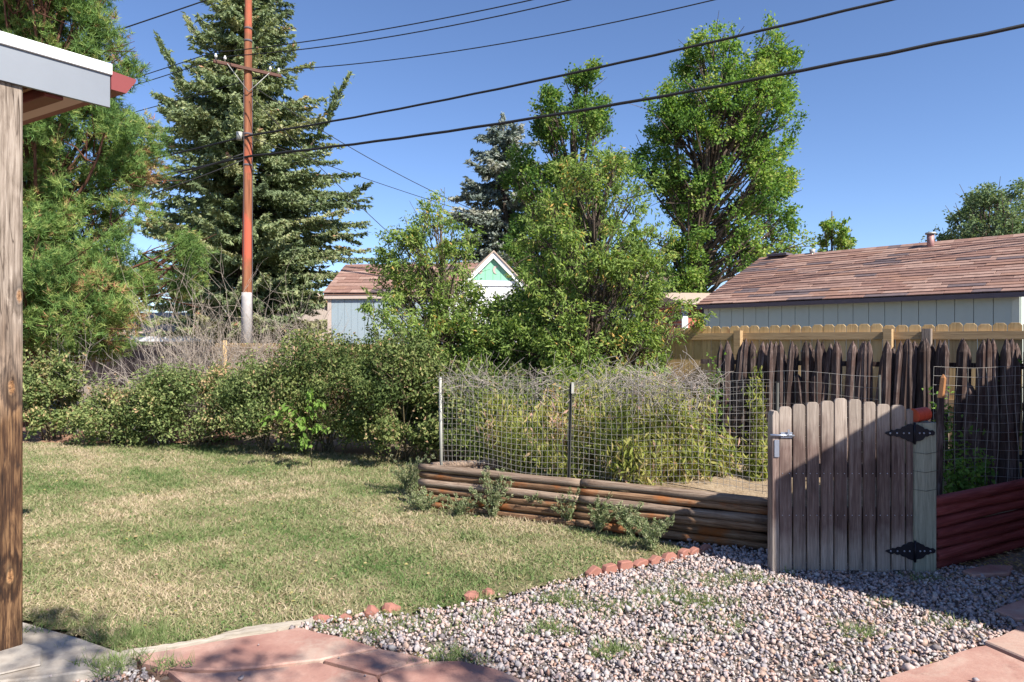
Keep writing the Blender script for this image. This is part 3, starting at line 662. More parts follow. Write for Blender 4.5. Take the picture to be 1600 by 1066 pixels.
jx, jy = x + g.normal(size=n)*0.035, y + g.normal(size=n)*0.035
k = pip(GRAVEL, jx, jy) | pip(GR2, jx, jy)
for fl in FLAGS: k &= ~(pip(fl, x, y) & (g.uniform(size=n) < 0.9975))
thin = (x > 3.2) & (g.uniform(size=n) < 0.75*np.clip((x-3.2)/0.6, 0, 1)*(y > 3.9)); k &= ~thin
x, y = x[k], y[k]; r = np.clip(0.0092*np.exp(g.normal(size=len(x))*0.36), 0.0045, 0.024)
z = 0.006 + r*0.5 + g.uniform(0, 0.018, len(x)) + 0.008*nz(x, y, 3)
for fl in FLAGS: z = np.where(pip(fl, x, y), 0.05 + r*0.5, z)
edge = nz(x, y, 6)*0.05
stones('gravel', x, y, z, r, g, M['gravel'], kind='stuff')

# ------------------------------------------------------------------ grass
g = np.random.default_rng(4)
n = 400000; y = 3.5 + 7.4 * g.uniform(0, 1, n) ** 1.25; x = g.uniform(-8.8, 1.8, n)
vis = np.abs(x) < 0.80*y + 0.4
k = pip(LAWN, x, y) & vis & ~pip(pad, x, y) & (g.uniform(size=n) < np.where(y < 6.5, 1.0, 0.75)); x, y = x[k], y[k]; n = len(x)
dry = 0.45 + 0.24*nz(x, y, 1.3, 0.4) + 0.20*nz(x, y, 4.1, 1.9) + 0.12*nz(x, y, 11, 3.0)
bald = (nz(x, y, 2.2, 5) > 0.55) & (g.uniform(size=n) < 0.5); x, y, dry = x[~bald], y[~bald], dry[~bald]; n = len(x)
h = (0.015 + 0.014*g.uniform(size=n)) * (1.15 + 0.4*nz(x, y, 2.3, 2)) + 0.004*y*0.3
C = np.stack([x, y, np.full(n, 0.004)], 1); D = g.normal(size=(n, 3))*[0.9, 0.9, 0.3] + [0, 0, 0.8]
V, T = needles(C, D, h*1.35, 0.0052 + 0.0005*0, g)
V = V.reshape(n, 3, 3); wv = (V[:, 1]-V[:, 0]) * (0.25 + 0.10*y[:, None]) ; V[:, 0] -= wv/2; V[:, 1] += wv/2
ob('grass', np_mesh('grass', V.reshape(-1, 3), T, M['lf_grass'], np.clip(dry + g.normal(size=n)*0.17, 0, 1)), kind='stuff')

n = 16000; y = 3.4 + 7.4 * g.uniform(0, 1, n) ** 1.4; x = g.uniform(-8.5, 1.7, n)
k = pip(LAWN, x, y) & ~pip(pad, x, y) & (nz(x, y, 3.3, 7.7) + 0.5*nz(x, y, 9.0, 1.1) > 0.35); x, y = x[k], y[k]; n = len(x)
L = g.uniform(0.012, 0.03, n); V, T = leaves(np.stack([x, y, g.uniform(0.012, 0.035, n)], 1), g.normal(size=(n, 3))*[1, 1, 0.4], L, L*0.7, g, upbias=1.5)
ob('clover', np_mesh('clover', V, T, M['lf_tuft'], np.repeat(np.clip(0.15 + g.normal(size=n)*0.15, 0, 1), 2)), kind='stuff')
n = 2600; y = 3.4 + 7.4 * g.uniform(0, 1, n); x = g.uniform(-8, 4, n); k = pip(LAWN, x, y) | pip(GRAVEL, x, y); x, y = x[k], y[k]; n = len(x)
L = g.uniform(0.012, 0.038, n); V, T = leaves(np.stack([x, y, g.uniform(0.026, 0.042, n)], 1), g.normal(size=(n, 3))*[1, 1, 0.15], L, L*0.5, g, upbias=3)
ob('fallen_leaves', np_mesh('fallen_leaves', V, T, M['lf_pepper'], np.repeat(g.uniform(0.75, 1, n), 2)), kind='stuff')

# greener tufts in the gravel and along the edges (things one can pick out)
def tuft(name, label, px, py, h, rad, n, mat, cat='grass tuft', group=None, spread=0.8, wid=0.0042, z=0.0, seed=None, mid=0.4):
    g = np.random.default_rng(seed if seed is not None else int(px*7+py)); p = G(px, py, z); h = h*1.0 + 0.012; n = int(n*0.75)
    a = g.uniform(0, 2*np.pi, n); q = rad*np.sqrt(g.uniform(size=n))*(1 + 0.5*np.sin(3*a+px))
    C = np.stack([q*np.cos(a)*1.4, q*np.sin(a), np.zeros(n)], 1); D = g.normal(size=(n, 3))*spread + [0, 0, 1]; D[:, 2] = np.abs(D[:, 2])
    V, T = needles(C, D, h*g.uniform(0.4, 1.1, n), wid, g)
    return ob(name, np_mesh(name, V, T, mat, np.clip(mid + g.normal(size=n)*0.15, 0, 1)), None, (p[0], p[1], z), label=label, cat=cat, group=group)
tf = [(878,940,0.085,0.10,500,'upright bright green grass tuft nearest the lawn corner in gravel'), (950,950,0.05,0.17,700,'low spread of green grass in gravel right of the upright tuft'),
      (1040,935,0.055,0.24,1100,'widest patch of green grass growing through the gravel'), (1095,942,0.05,0.14,700,'green grass patch joined to right end of the widest patch'),
      (858,985,0.075,0.09,350,'grass tuft with brown leaves at its foot in the gravel'), (962,1020,0.085,0.075,320,'dark green weed tuft alone low in the gravel'), (932,1024,0.04,0.035,90,'tiny seedling tuft left of the dark weed tuft'),
      (1045,1000,0.05,0.08,120,'yellowish broadleaf weed in the gravel'), (1125,975,0.045,0.16,500,'faint low grass spread in middle of the gravel'), (1172,905,0.06,0.12,350,'green grass at the shade edge by the brick row'),
      (1112,905,0.05,0.15,400,'green grass in sun just below the brick row'), (1340,990,0.075,0.10,330,'weed tuft in gravel below the gate'), (1385,945,0.045,0.10,220,'yellow-green weeds on the shade edge below the gate'),
      (1480,975,0.045,0.12,260,'faint weeds in gravel left of right-hand flagstones'), (1310,1048,0.04,0.04,90,'tiny weed near bottom edge of gravel'), (1232,893,0.06,0.05,160,'weed at foot of the gate below its first boards'),
      (700,1030,0.075,0.12,420,'dark grass tuft between flagstone and gravel'), (565,985,0.05,0.17,700,'grass patch below the red rocks'), (650,975,0.045,0.2,700,'grass creeping into the gravel past the red rocks'),
      (175,1040,0.085,0.10,420,'green weeds growing between concrete pad and flagstone'), (265,1040,0.06,0.06,150,'sprig of weeds over corner of the large flagstone'), (60,985,0.05,0.06,120,'sparse weeds on concrete beside the porch post'),
      (190,1000,0.07,0.19,900,'dark shaggy grass at the inner corner of the lawn'), (240,995,0.065,0.17,800,'dark shaggy grass against the bleached edging board'), (760,960,0.045,0.12,300,'thin grass in gravel below the two red rocks'),
      (1440,905,0.05,0.09,160,'dim green weeds in the shade before gate post')]
for px, py, h, rad, n, lb in tf: tuft('grass_tuft', lb, px, py, h, rad, n, M['lf_tuft'], z=0.055 if px in (60, 175, 265) else 0.02, group='grass tufts in the gravel and edges')

# fallen twigs / leaf litter in the shaded corner
g = np.random.default_rng(9); n = 2600; x = g.uniform(2.9, 4.6, n); y = g.uniform(4.0, 5.5, n)
C = np.stack([x, y, 0.012 + g.uniform(0, 0.012, n)], 1); L = g.uniform(0.015, 0.05, n); V, T = leaves(C, g.normal(size=(n,3))*[1,1,0.15], L, L*0.35, g, upbias=3)
ob('mulch', np_mesh('mulch', V, T, M['lf_pepper'], np.repeat(g.uniform(0.8, 1, n), 2)), kind='stuff')

# ------------------------------------------------------------------ log walls
def log_wall(name, label, A, B, rows, r, matf, seed, splits=(0.52,), sag=0.0, z0=0.0, step=None, ends=True):
    A, B = np.array(A, float), np.array(B, float); d = B - A; L = np.linalg.norm(d); ang = math.atan2(d[1], d[0])
    root = empty(name, (A[0], A[1], z0), ang, label=label, cat='wall'); g = np.random.default_rng(seed)
    step = step or 2*r*0.97
    for k in range(rows):
        cuts = [0.0] + [s*L + g.normal()*0.03 for s in splits] + [L]
        for j in range(len(cuts)-1):
            x0, x1 = cuts[j] + (0.003 if j else -g.uniform(0, 0.02)), cuts[j+1] - 0.003
            m = 16; pts = []; rr = []; ph = g.uniform(0, 6)
            for i in range(m):
                x = x0 + (x1-x0)*i/(m-1); pts.append((x-x0, 0.006*math.sin(x*2+ph), 0.004*math.sin(x*3+ph*2))); rr.append(r*(1 + 0.05*math.sin(x*6+ph) + g.normal()*0.02)*(0.9 if i in (0, m-1) else 1))
            mb = MB(); mb.tube(pts, rr, 12); mat = matf(rows-1-k)
            mb.obj('log', mat, root, (x0, g.normal()*0.006, r + k*step), (g.uniform(0, 0.1), 0, 0))
        if k == 0 or True: pass
    return root, ang, L
WA, WB = (-0.90, 6.76), (2.02, 5.31)
log_wall('log_wall', 'long weathered brown log retaining wall in front of the wire-fenced garden bed', WA, WB, 6, 0.0365, lambda t: M['log_top'] if t in (0, 2) else M['log'], 1, (0.5,))
mb = MB()
log_wall('log_wall', 'short pale log wall at the back left inside the garden bed', (-0.80, 6.86), (0.70, 7.42), 6, 0.036, lambda t: M['log_top'], 2, ())
log_wall('log_wall', 'red-stained log retaining wall right of the gate post', (3.0, 4.86), (4.6, 5.72), 7, 0.0395, lambda t: M['redlog'], 3, ())
for i, (px, Y, lb) in enumerate([(700, 6.72, 'log stake at the left corner behind the long log wall')]):
    pass

# ------------------------------------------------------------------ gate, posts, hinges, latch
GY = 4.79
def gx(c): return ((1200 + c/3.33) - 800)/F*GY
def gz(c): return EYE + (533 - (600 + c/3.33))/F*GY
gate = empty('gate', (gx(58), GY, 0), label='weathered picket gate with arched top and black hinges, half in shade', cat='gate')
ox = gx(58)
for i, (c0, c1, ct) in enumerate([(58,125,118),(130,197,105),(203,268,95),(273,340,88),(344,412,75),(420,487,80),(493,558,93),(565,635,105),(640,712,110),(714,752,130)]):
    x0, x1, zt = gx(c0)-ox+0.002, gx(c1)-ox-0.003, gz(ct); wv = x1-x0; zb = 0.028 + random.uniform(-0.006, 0.006); c = wv*0.22
    prof = [(0, zb), (wv, zb), (wv, zt-c), (wv-c*0.35, zt-c*0.35), (wv-c, zt), (c, zt), (c*0.35, zt-c*0.35), (0, zt-c)]
    if i == 9: prof = [(0, zb), (wv, zb), (wv, zt-c*1.5), (wv*0.6, zt), (0, zt-0.004)]
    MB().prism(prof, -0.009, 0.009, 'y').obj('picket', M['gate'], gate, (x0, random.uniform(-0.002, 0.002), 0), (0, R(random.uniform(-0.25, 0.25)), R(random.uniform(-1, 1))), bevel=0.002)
for cz in (455, 680):
    MB().box(0.0, gx(752)-ox, 0.012, 0.05, gz(cz)-0.045, gz(cz)+0.045).obj('rail', M['palisade'], gate)
for cz in (465, 680, 960):
    for c0 in (58,130,203,273,344,420,493,565,640):
        for dx in (0.2, 0.75):
            pass
nails = MB()
for cz in (465, 682, 965):
    for (c0, c1) in [(58,125),(130,197),(203,268),(273,340),(344,412),(420,487),(493,558),(565,635),(640,712),(714,752)]:
        for t in (0.22, 0.75):
            x = gx(c0+(c1-c0)*t)-ox; nails.tube([(x, -0.013, gz(cz)), (x, -0.0105, gz(cz)), (x, 0, gz(cz))], [0.0028, 0.0035, 0.003], 6)
nails.obj('nail', M['zinc'], gate, kind='stuff')
hp = [(603,255),(612,248),(628,246),(640,238),(655,241),(668,232),(685,234),(695,222),(712,219),(722,209),(740,206),(752,210),
      (770,208),(785,217),(800,222),(808,233),(822,233),(835,242),(850,239),(862,250),(860,263),(848,268),(836,266),(824,274),(812,274),(800,289),(785,296),(768,297),
      (752,306),(736,300),(722,296),(710,286),(692,283),(680,273),(664,275),(650,267),(634,272),(618,264)]
for k, (dx, dy) in enumerate([(0, 0), (3, 612)]):
    h = MB(); pr = [(gx(a+dx)-ox, gz(b+dy)) for a, b in hp]
    left = [p for p in pr if p[0] <= gx(752+dx)-ox+1e-6]; right = [p for p in pr if p[0] >= gx(752+dx)-ox-1e-6]
    hg = empty('hinge', (0, -0.012, 0)); hg.parent = gate
    MB().prism(left, -0.0045, 0.0, 'y').obj('hinge_leaf', M['iron'], hg, (-0.002, 0, 0), bevel=0.0015)
    MB().prism(right, -0.0045, 0.0, 'y').obj('hinge_leaf', M['iron'], hg, (0.002, 0, 0), bevel=0.0015)
    MB().tube([(gx(755+dx)-ox, -0.008, gz(200+dy)), (gx(755+dx)-ox, -0.008, gz(312+dy))], 0.008, 8).obj('hinge_pin', M['iron'], hg)
    bt = MB()
    for a in (630, 665, 700, 728, 782, 805, 835): bt.tube([(gx(a+dx)-ox, -0.0095, gz(255+dy)), (gx(a+dx)-ox, -0.007, gz(255+dy)), (gx(a+dx)-ox, -0.003, gz(255+dy))], [0.003, 0.006, 0.007], 8)
    bt.obj('hinge_bolt', M['zinc'], hg, kind='stuff')
lt = empty('latch', (0, -0.014, 0)); lt.parent = gate
MB().tube([(gx(5)-ox, -0.008, gz(264)), (gx(130)-ox, -0.008, gz(268))], 0.008, 8).obj('bolt', M['zinc'], lt)
MB().box(gx(62)-ox, gx(122)-ox, -0.004, 0.0, gz(280), gz(250)).obj('plate', M['zinc'], lt, bevel=0.001)
MB().prism([(gx(95)-ox, gz(262)), (gx(102)-ox, gz(262)), (gx(104)-ox, gz(235)), (gx(93)-ox, gz(235))], -0.02, -0.014, 'y').obj('handle', M['zinc'], lt)

pst = empty('gate_post', (gx(38), GY+0.02, 0), label='slim weathered post left of the gate, carrying the metal strike', cat='post')
wv = (gx(56)-gx(20))/2
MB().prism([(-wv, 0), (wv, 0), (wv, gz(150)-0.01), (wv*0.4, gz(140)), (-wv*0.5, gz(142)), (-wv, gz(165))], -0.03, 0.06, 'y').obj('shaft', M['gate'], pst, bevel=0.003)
MB().box(-0.012, 0.022, -0.038, -0.0305, gz(380), gz(290)).obj('strike_plate', M['zinc'], pst, bevel=0.001)
PX = (1428-800)/F*4.79; PX1 = (1464-800)/F*4.79; PW = PX1-PX
ztop = EYE + (533-661)/F*4.79
pst2 = empty('gate_post', ((PX+PX1)/2, 4.785+PW/2, 0), label='thick pale grey-green hinge post right of the gate with thin wires wrapped round it', cat='post')
MB().cham(-PW/2, PW/2, -PW/2, PW/2, -0.05, ztop, 0.01).obj('shaft', M['greypost'], pst2)
for zz in (0.86, 0.73, 0.60):
    pts = [(-PW/2-0.003, -PW/2-0.003, zz), (0, -PW/2-0.004, zz-0.012), (PW/2+0.003, -PW/2-0.003, zz+0.004), (PW/2+0.003, PW/2+0.003, zz), (-PW/2-0.003, PW/2+0.003, zz+0.01), (-PW/2-0.003, -PW/2-0.003, zz)]
    MB().tube(pts, 0.0016, 4).obj('wire_band', M['darkpost'], pst2)
can = empty('tin_can', ((1440-800)/F*4.84, 4.85, ztop+0.052), label='faded red ribbed can lying on top of the hinge post', cat='can')
mb = MB(); xs = np.linspace(-0.055, 0.055, 15)
mb.tube([(x, 0, 0) for x in xs], [0.047 + 0.002*math.sin(i*2.1) for i in range(15)], 20); mb.obj('body', M['can'], can, (0,0,0), (0, R(-7), R(14)))
mb = MB(); mb.tube([(-0.003,0,0),(0.003,0,0)], 0.051, 20); mb.obj('rim', M['can'], can, (-0.055, -0.013, -0.006), (0, R(-7), R(14)))

# stake with broken orange top, behind the hinge post
sk = empty('stake', (P(1467, 730, 5.45)[0], 5.45, 0.2), label='leaning dark stake with splintered orange top beside the hinge post', cat='stake')
a = P(1465,700,5.45)-np.array(sk.location); b = P(1470,622,5.45)-np.array(sk.location); c_ = P(1474,585,5.45)-np.array(sk.location)
a[2] = 0.0
MB().tube([a, b], [0.03, 0.028], 6, sm=False).obj('shaft', M['palisade'], sk)
MB().tube([b, c_*[1,1,1]-np.array([0,0,0.03]), c_], [0.026, 0.022, 0.004], 5, sm=False).obj('splintered_top', M['orangewood'], sk)

# ------------------------------------------------------------------ palisade of old split pickets
def picket_mesh(seed, h, w):
    g = np.random.default_rng(seed); mb = MB(); zs = [0, h*0.3, h*0.6, h-0.12, h-0.05, h]
    ws = [w*g.uniform(0.9,1.1), w*g.uniform(0.9,1.1), w*g.uniform(0.88,1.05), w*0.95, w*0.55, w*0.06]; ox_ = np.cumsum(g.normal(size=6)*0.003)
    prof = [(-0.5,0.4),(-0.35,-0.25),(0.0,-0.5),(0.35,-0.25),(0.5,0.4)]; n = 5; vs = []
    for z_, w_, o_ in zip(zs, ws, ox_):
        for p in prof: vs.append((p[0]*w_+o_, p[1]*w_*0.75, z_))
    fs = [(i*n+k, i*n+(k+1) % n, (i+1)*n+(k+1) % n, (i+1)*n+k) for i in range(5) for k in range(n)] + [tuple(range(n))[::-1], tuple(range(25, 30))]
    mb.add(vs, fs); return mb.mesh('picket', M['palisade'])
PA, PB = np.array([2.12, 7.40]), np.array([4.48, 5.95])
pd = (PB-PA); pL = np.linalg.norm(pd); pa = math.atan2(pd[1], pd[0])
pal = empty('palisade_fence', (PA[0], PA[1], 0.25), pa, label='old dark leaning picket fence with pointed tips and gaps', cat='fence')
tips = [(165,650,-3),(190,655,-6),(214,640,-5),(245,640,0),(264,630,-3),(290,640,-5),(316,640,-6),(345,640,0),(398,640,-1),(420,640,-4),(455,642,0),(474,645,-5),(494,645,-8),(556,640,0),
        (590,745,0),(608,770,5),(624,634,1),(655,640,-1),(676,640,-3),(697,642,-4),(744,668,-6),(769,642,-1),(800,642,0),(840,640,-2),(860,640,-3),(886,632,-3),(915,640,-3),(941,642,-1),
        (969,632,0),(993,638,-1),(1016,634,0),(1040,630,0),(1060,636,-1),(1081,638,-1),(1128,632,-2),(1158,632,-1),(1182,634,0),(1202,630,1),(1226,636,-1),(1248,808,2),
        (1276,630,0),(1301,632,0),(1326,634,-1),(1351,632,-1),(1380,636,1),(1405,632,2),(1436,632,0),(1464,634,-1),(1492,632,0),(1520,636,1),(1550,632,0),(1580,640,-2)]
pv = [picket_mesh(i, 1.40, 0.078 + 0.006*(i % 4)) for i in range(8)]
for i, (c, t, lean) in enumerate(tips):
    px = 1040 + c/2.5375; py = 280 + t/2.5375; k = (px-800)/F
    # intersect view ray with the fence line, at tip
    s = (k*PA[1]-PA[0])/(pd[0]-k*pd[1]); q = PA + pd*s; zt = EYE + (533-py)/F*q[1]; hh = zt - 0.25
    ln = R(lean); dx = -math.sin(ln)*hh
    sc = hh/1.40; wob = 1.0 if hh > 1 else 1.1
    ob('picket', pv[(i*5) % 8], pal, (s*pL + dx*-1.0*-1.0, random.uniform(-0.012, 0.012), 0), (R(random.uniform(-1,1)), -ln*-1.0*-1.0 if False else -ln, R(random.uniform(-12,12))), (wob, 1, sc))
for i in range(len(tips)-1):
    (c, t, lean), (c2, t2, _) = tips[i], tips[i+1]
    if c2 - c > 38 or t > 700: continue
    px = 1040 + (c+c2)/2/2.5375; py = 280 + (max(t, t2) + random.uniform(4, 40))/2.5375; k = (px-800)/F; s = (k*PA[1]-PA[0])/(pd[0]-k*pd[1]); q = PA + pd*s; hh = EYE + (533-py)/F*q[1] - 0.25; ln = R(lean)
    ob('picket', pv[(i*3+1) % 8], pal, (s*pL - math.sin(ln)*hh, 0.045 - 0.07*(i % 2)*0 + random.uniform(-0.01, 0.01), 0), (R(random.uniform(-1,1)), -ln, R(random.uniform(-15,15))), (0.95, 0.6, hh/1.40))
MB().box(-0.1, pL*1.25, 0.085, 0.12, 1.14, 1.19).obj('rail', M['palisade'], pal)
MB().box(-0.1, pL*1.25, 0.085, 0.12, 0.32, 0.38).obj('rail', M['palisade'], pal)
MB().box(pL*1.0, pL*1.0+0.09, 0.13, 0.22, -0.25, 1.25).obj('post', M['palisade'], pal)

# ------------------------------------------------------------------ cedar fence
FA = np.array([2.87, 10.2]); fu = np.array([0.766, -0.643]); fang = math.atan2(fu[1], fu[0])
fence = empty('cedar_fence', (FA[0], FA[1], 0), fang, label='tall new yellow cedar dog-ear board fence behind the old pickets', cat='fence')
def dogear(h, w, seed):
    return MB().prism([(0.002,0),(w-0.002,0),(w-0.002,h-0.03),(w-0.03,h),(0.03,h),(0.002,h-0.03)], -0.008, 0.008, 'y').mesh('board', M['cedar'], 0.002)
fb = [dogear(1.84 + 0.01*i, 0.14, i) for i in range(3)]
t = -0.9
while t < 6.2:
    ob('board', fb[random.randrange(3)], fence, (t, 0.03, 0)); t += 0.143
MB().box(-0.9, 6.2, -0.02, 0.018, 1.66, 1.755).obj('rail', M['rail'], fence)
MB().box(-0.9, 6.2, -0.02, 0.018, 0.85, 0.94).obj('rail', M['rail'], fence)
MB().box(-0.9, 6.2, -0.02, 0.018, 0.2, 0.29).obj('rail', M['rail'], fence)
for t in (0.5, 2.42, 2.84, 4.8): MB().cham(t, t+0.10, -0.125, -0.022, -0.05, 1.79).obj('post', M['gatewood'] if t == 2.84 else M['rail'], fence)
fl = FA - fu*0.9
fence2 = empty('cedar_fence', (fl[0], fl[1], 0), fang, label='lower tan board fence running behind the bushes towards the utility pole', cat='fence')
fb2 = [dogear(1.57 + 0.008*i, 0.14, i) for i in range(3)]
t = -0.143; hid = MB()
while t > -14.3:
    q = fl + fu*t; px = 800 + q[0]/q[1]*F
    if px < 680: ob('board', fb2[random.randrange(3)], fence2, (t, 0.03, 0))
    else: hid.box(t+0.002, t+0.138, 0.022, 0.038, 0, 1.57)
    t -= 0.143
hid.obj('board_run', M['cedar'], fence2, kind='stuff')
MB().box(-14.3, 0, -0.02, 0.018, 1.38, 1.475).obj('rail', M['rail'], fence2)
MB().box(-14.3, 0, -0.02, 0.018, 0.3, 0.39).obj('rail', M['rail'], fence2)
for t in (-13.5, -9.95, -6.6, -4.4, -2.0): MB().cham(t, t+0.12, -0.14, -0.022, -0.05, 1.66).obj('post', M['cedar'], fence2)
fl3 = fl - fu*14.45
fence3 = empty('board_fence', (fl3[0], fl3[1], 0), fang, label='dark brown board fence in shade beneath the pine', cat='fence')
t = -0.143
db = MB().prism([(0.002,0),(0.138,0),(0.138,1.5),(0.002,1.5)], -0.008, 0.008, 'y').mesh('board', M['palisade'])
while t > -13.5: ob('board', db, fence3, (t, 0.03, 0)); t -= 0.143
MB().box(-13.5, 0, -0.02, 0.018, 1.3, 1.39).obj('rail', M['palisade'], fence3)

# ------------------------------------------------------------------ wire fence round the bed
def wiremesh(root, A, B, zlo, zhi, dx, dz, g, sag=0.02, r=0.0017, topcurl=0.0):
    """A, B local 2D points"""
    A, B = np.array(A, float), np.array(B, float); L = np.linalg.norm(B-A); u = (B-A)/L; mb = MB(); ph = g.uniform(0, 6)
    nrm = np.array([-u[1], u[0]])
    def pt(s, z):
        w_ = 0.02*math.sin(s*3+ph+z*2) + 0.012*math.sin(s*9+z*6); q = A + u*s + nrm*w_
        zz = z + sag*math.sin(s*2.2+ph) - sag*0.8*math.sin(s*6+z*4)
        return (q[0], q[1], zz)
    zl = zlo(0) if callable(zlo) else zlo
    k = int(L/dx)
    for i in range(k+1):
        s = L*i/k; z0 = zlo(s) if callable(zlo) else zlo; z1 = zhi(s) if callable(zhi) else zhi
        mb.tube([pt(s, z0 + (z1-z0)*t) for t in np.linspace(0, 1, 7)], r, 3, cap=False)
    z0 = zlo(0) if callable(zlo) else zlo; z1 = zhi(0) if callable(zhi) else zhi; z = z1
    while z >= z0 - 1e-6:
        mb.tube([pt(s, z) for s in np.linspace(0, L, max(4, int(L/0.09)))], r, 3, cap=False); z -= dz
    return mb.obj('wire_mesh', M['wire'], root, kind='stuff')
g = np.random.default_rng(12)
wd = np.array(WB)-np.array(WA); wL = np.linalg.norm(wd); wu = wd/wL; wn_ = np.array([-wu[1], wu[0]])
wf = empty('wire_fence', (WA[0], WA[1], 0), label='rusty welded wire fence on steel posts along the top of the long log wall', cat='fence')
off = wn_*0.07
A0 = off + wu*0.17; B0 = off + wu*(wL-0.02)
wiremesh(wf, A0, B0, 0.43, 1.30, 0.05, 0.05, g, r=0.0019)
p0 = P(690, 722, 6.72)-[WA[0], WA[1], 0]; p1 = P(688, 590, 6.72)-[WA[0], WA[1], 0]
MB().tube([(p0[0], p0[1], 0.1), (p1[0], p1[1], p1[2])], 0.016, 6).obj('post', M['tpost'], wf)
s = 1.53; q = off + wu*s
mb = MB(); mb.box(-0.016, 0.016, -0.003, 0.003, 0.1, 1.26); mb.box(-0.004, 0.004, -0.022, -0.003, 0.1, 1.26); mb.obj('post', M['darkpost'], wf, (q[0], q[1], 0), (0, R(1.5), R(20)))
MB().box(-0.012, 0.012, -0.004, 0.004, 1.17, 1.27).obj('post_tip', M['tpost'], wf, (q[0]+0.012, q[1]-0.026, 0), (0, R(1.5), R(20)))
q = P(1213, 600, 5.4)-[WA[0], WA[1], 0]; mb = MB(); mb.tube([(q[0], q[1], 0.1), (q[0]+0.01, q[1], 1.31)], 0.013, 6); mb.obj('post', M['darkpost'], wf)
# far run of mesh before the palisade
wf2 = empty('wire_fence', (1.9, 6.9, 0), label='thin grid wire fence hanging before the left half of the old pickets', cat='fence')
wiremesh(wf2, (0.1, 0.2), (1.35, -0.85), 0.38, 1.33, 0.10, 0.10, g, r=0.0017, sag=0.015)
MB().tube([(1.36, -0.86, 0.2), (1.35, -0.86, 1.34)], 0.012, 5).obj('post', M['darkpost'], wf2)
wf3 = empty('wire_fence', (3.35, 5.6, 0), label='wide-grid wire fence behind the red log wall at the right', cat='fence')
wiremesh(wf3, (0.02, -0.14), (1.6, 0.22), 0.45, 1.42, 0.10, 0.075, g, r=0.0018, sag=0.012)
MB().tube([(1.6, 0.22, 0.2), (1.6, 0.22, 1.42)], 0.012, 5).obj('post', M['darkpost'], wf3)

# tangled dry vine over the wire top
def vine(label, pts, n, g, r=0.0022, sp=0.075):
    root = empty('dry_vine', tuple(pts[0]), label=label, cat='vine'); mb = MB(); b = np.array(pts[0]); P_ = np.array(pts)
    for _ in range(n):
        s = g.uniform(0, len(P_)-1.001); i = int(s); p = P_[i]*(1-(s-i)) + P_[i+1]*(s-i) - b + g.normal(size=3)*[sp*0.5, sp*0.7, sp*0.7]
        d = unit(g.normal(size=3)*[1, 0.6, 0.5]); c = g.normal(size=3)*0.5; q = [p]
        for k in range(9): d = unit(d + c*0.7 + g.normal(size=3)*0.25); p = p + d*0.028; q.append(p)
        mb.tube([Vector(v) for v in q], r*g.uniform(0.6, 1.1), 3, cap=False)
    mb.obj('tendril', M['vine'], root)
vine('tangled grey dry vine along the top of the wire between its two steel posts', [P(695,592,6.65), P(800,600,6.5), P(925,602,6.2)], 230, g)
vine('thick dry vine heap on the wire right of the dark steel post', [P(940,600,6.2), P(1020,605,6.0), P(1110,600,5.8)], 420, g, sp=0.11)

# ------------------------------------------------------------------ plants in and round the bed
def droop_plant(label, px, py, Y, w, h, n, g, mat='lf_pepper', leaf=0.085, z=0.3, mid=0.45, name='garden_plant'):
    p = P(px, py, Y); root = empty(name, (p[0], p[1], z), label=label, cat='plant'); mb = MB(); cs = []
    for _ in range(15):
        a = g.uniform(0, 6.28); e = np.array([w*0.55*math.cos(a)*g.uniform(0.2,1), w*0.4*math.sin(a), h*g.uniform(0.2, 1)])
        pts = bez(np.array([e[0]*0.4, e[1]*0.4, 0]), np.array([e[0]*0.6, e[1]*0.6, e[2]*1.0]), e + [0, 0, -0.08], 6); mb.tube(pts, [0.006,0.005,0.0045,0.004,0.003,0.002], 4, cap=False)
        cs += [pts[k]*0.6 + pts[min(5, k+1)]*0.4 for k in (1, 2, 3, 4, 5)]
    mb.obj('stem', M['stem'], root); cs = np.array(cs); i = g.integers(0, len(cs), n)
    pos = cs[i] + g.normal(size=(n, 3))*[w*0.10, w*0.09, 0.07]; pos[:, 2] = np.maximum(pos[:, 2], 0.02)
    D = g.normal(size=(n, 3))*[0.5, 0.5, 0.35] + [0, 0, -0.75]; L = leaf*g.uniform(0.6, 1.2, n); V, T = leaves(pos, D, L, L*0.26, g, fold=0.2)
    t = np.clip(mid + 0.15*g.normal(size=len(cs))[i] + g.normal(size=n)*0.17, 0, 1)
    ob('foliage', np_mesh('foliage', V, T, M[mat], np.repeat(t, 2)), root)
g = np.random.default_rng(21)
dp = [(905,650,7.9,1.2,1.05,1700,0.35,'wide leafy mass at the back of the bed behind the dark steel post'), (1020,640,7.7,1.0,1.0,1400,0.5,'wide yellow-green mass at the back of the bed under the vine heap'), 
      (800,640,7.1,0.6,0.9,900,0.6,'pale drooping plant behind the left part of the wire'), (1000,735,6.05,0.4,0.45,600,0.6,'short yellowish plant at the wire foot right of the dark steel post'), (840,700,6.62,0.50,0.62,900,0.45,'drooping light green plant hanging through the wire between the posts'),
      (885,730,6.5,0.42,0.5,700,0.5,'drooping plant close to the left of the dark steel post'),
      (965,740,6.25,0.48,0.75,1000,0.45,'tall drooping plant right of the dark steel post'),
      (905,700,6.9,0.6,0.85,900,0.75,'half-dried tan plant behind the dark steel post'),
      (1020,720,6.4,0.55,0.85,1000,0.5,'leafy plant under the dry vine heap'),
      (1075,720,6.4,0.5,0.72,900,0.5,'dense green plant in the middle right of the bed'),
      (1125,740,6.5,0.36,0.40,500,0.5,'low green plant left of the straw-covered soil'),
      (1185,740,6.4,0.24,0.3,300,0.4,'small green plant by the slim gate post'),
      (1180,650,7.0,0.2,1.0,260,0.4,'climbing green vine on the old pickets above the gate'),
      (770,650,7.6,0.6,0.9,900,0.2,'bright bushy plant behind the finest part of the wire')]
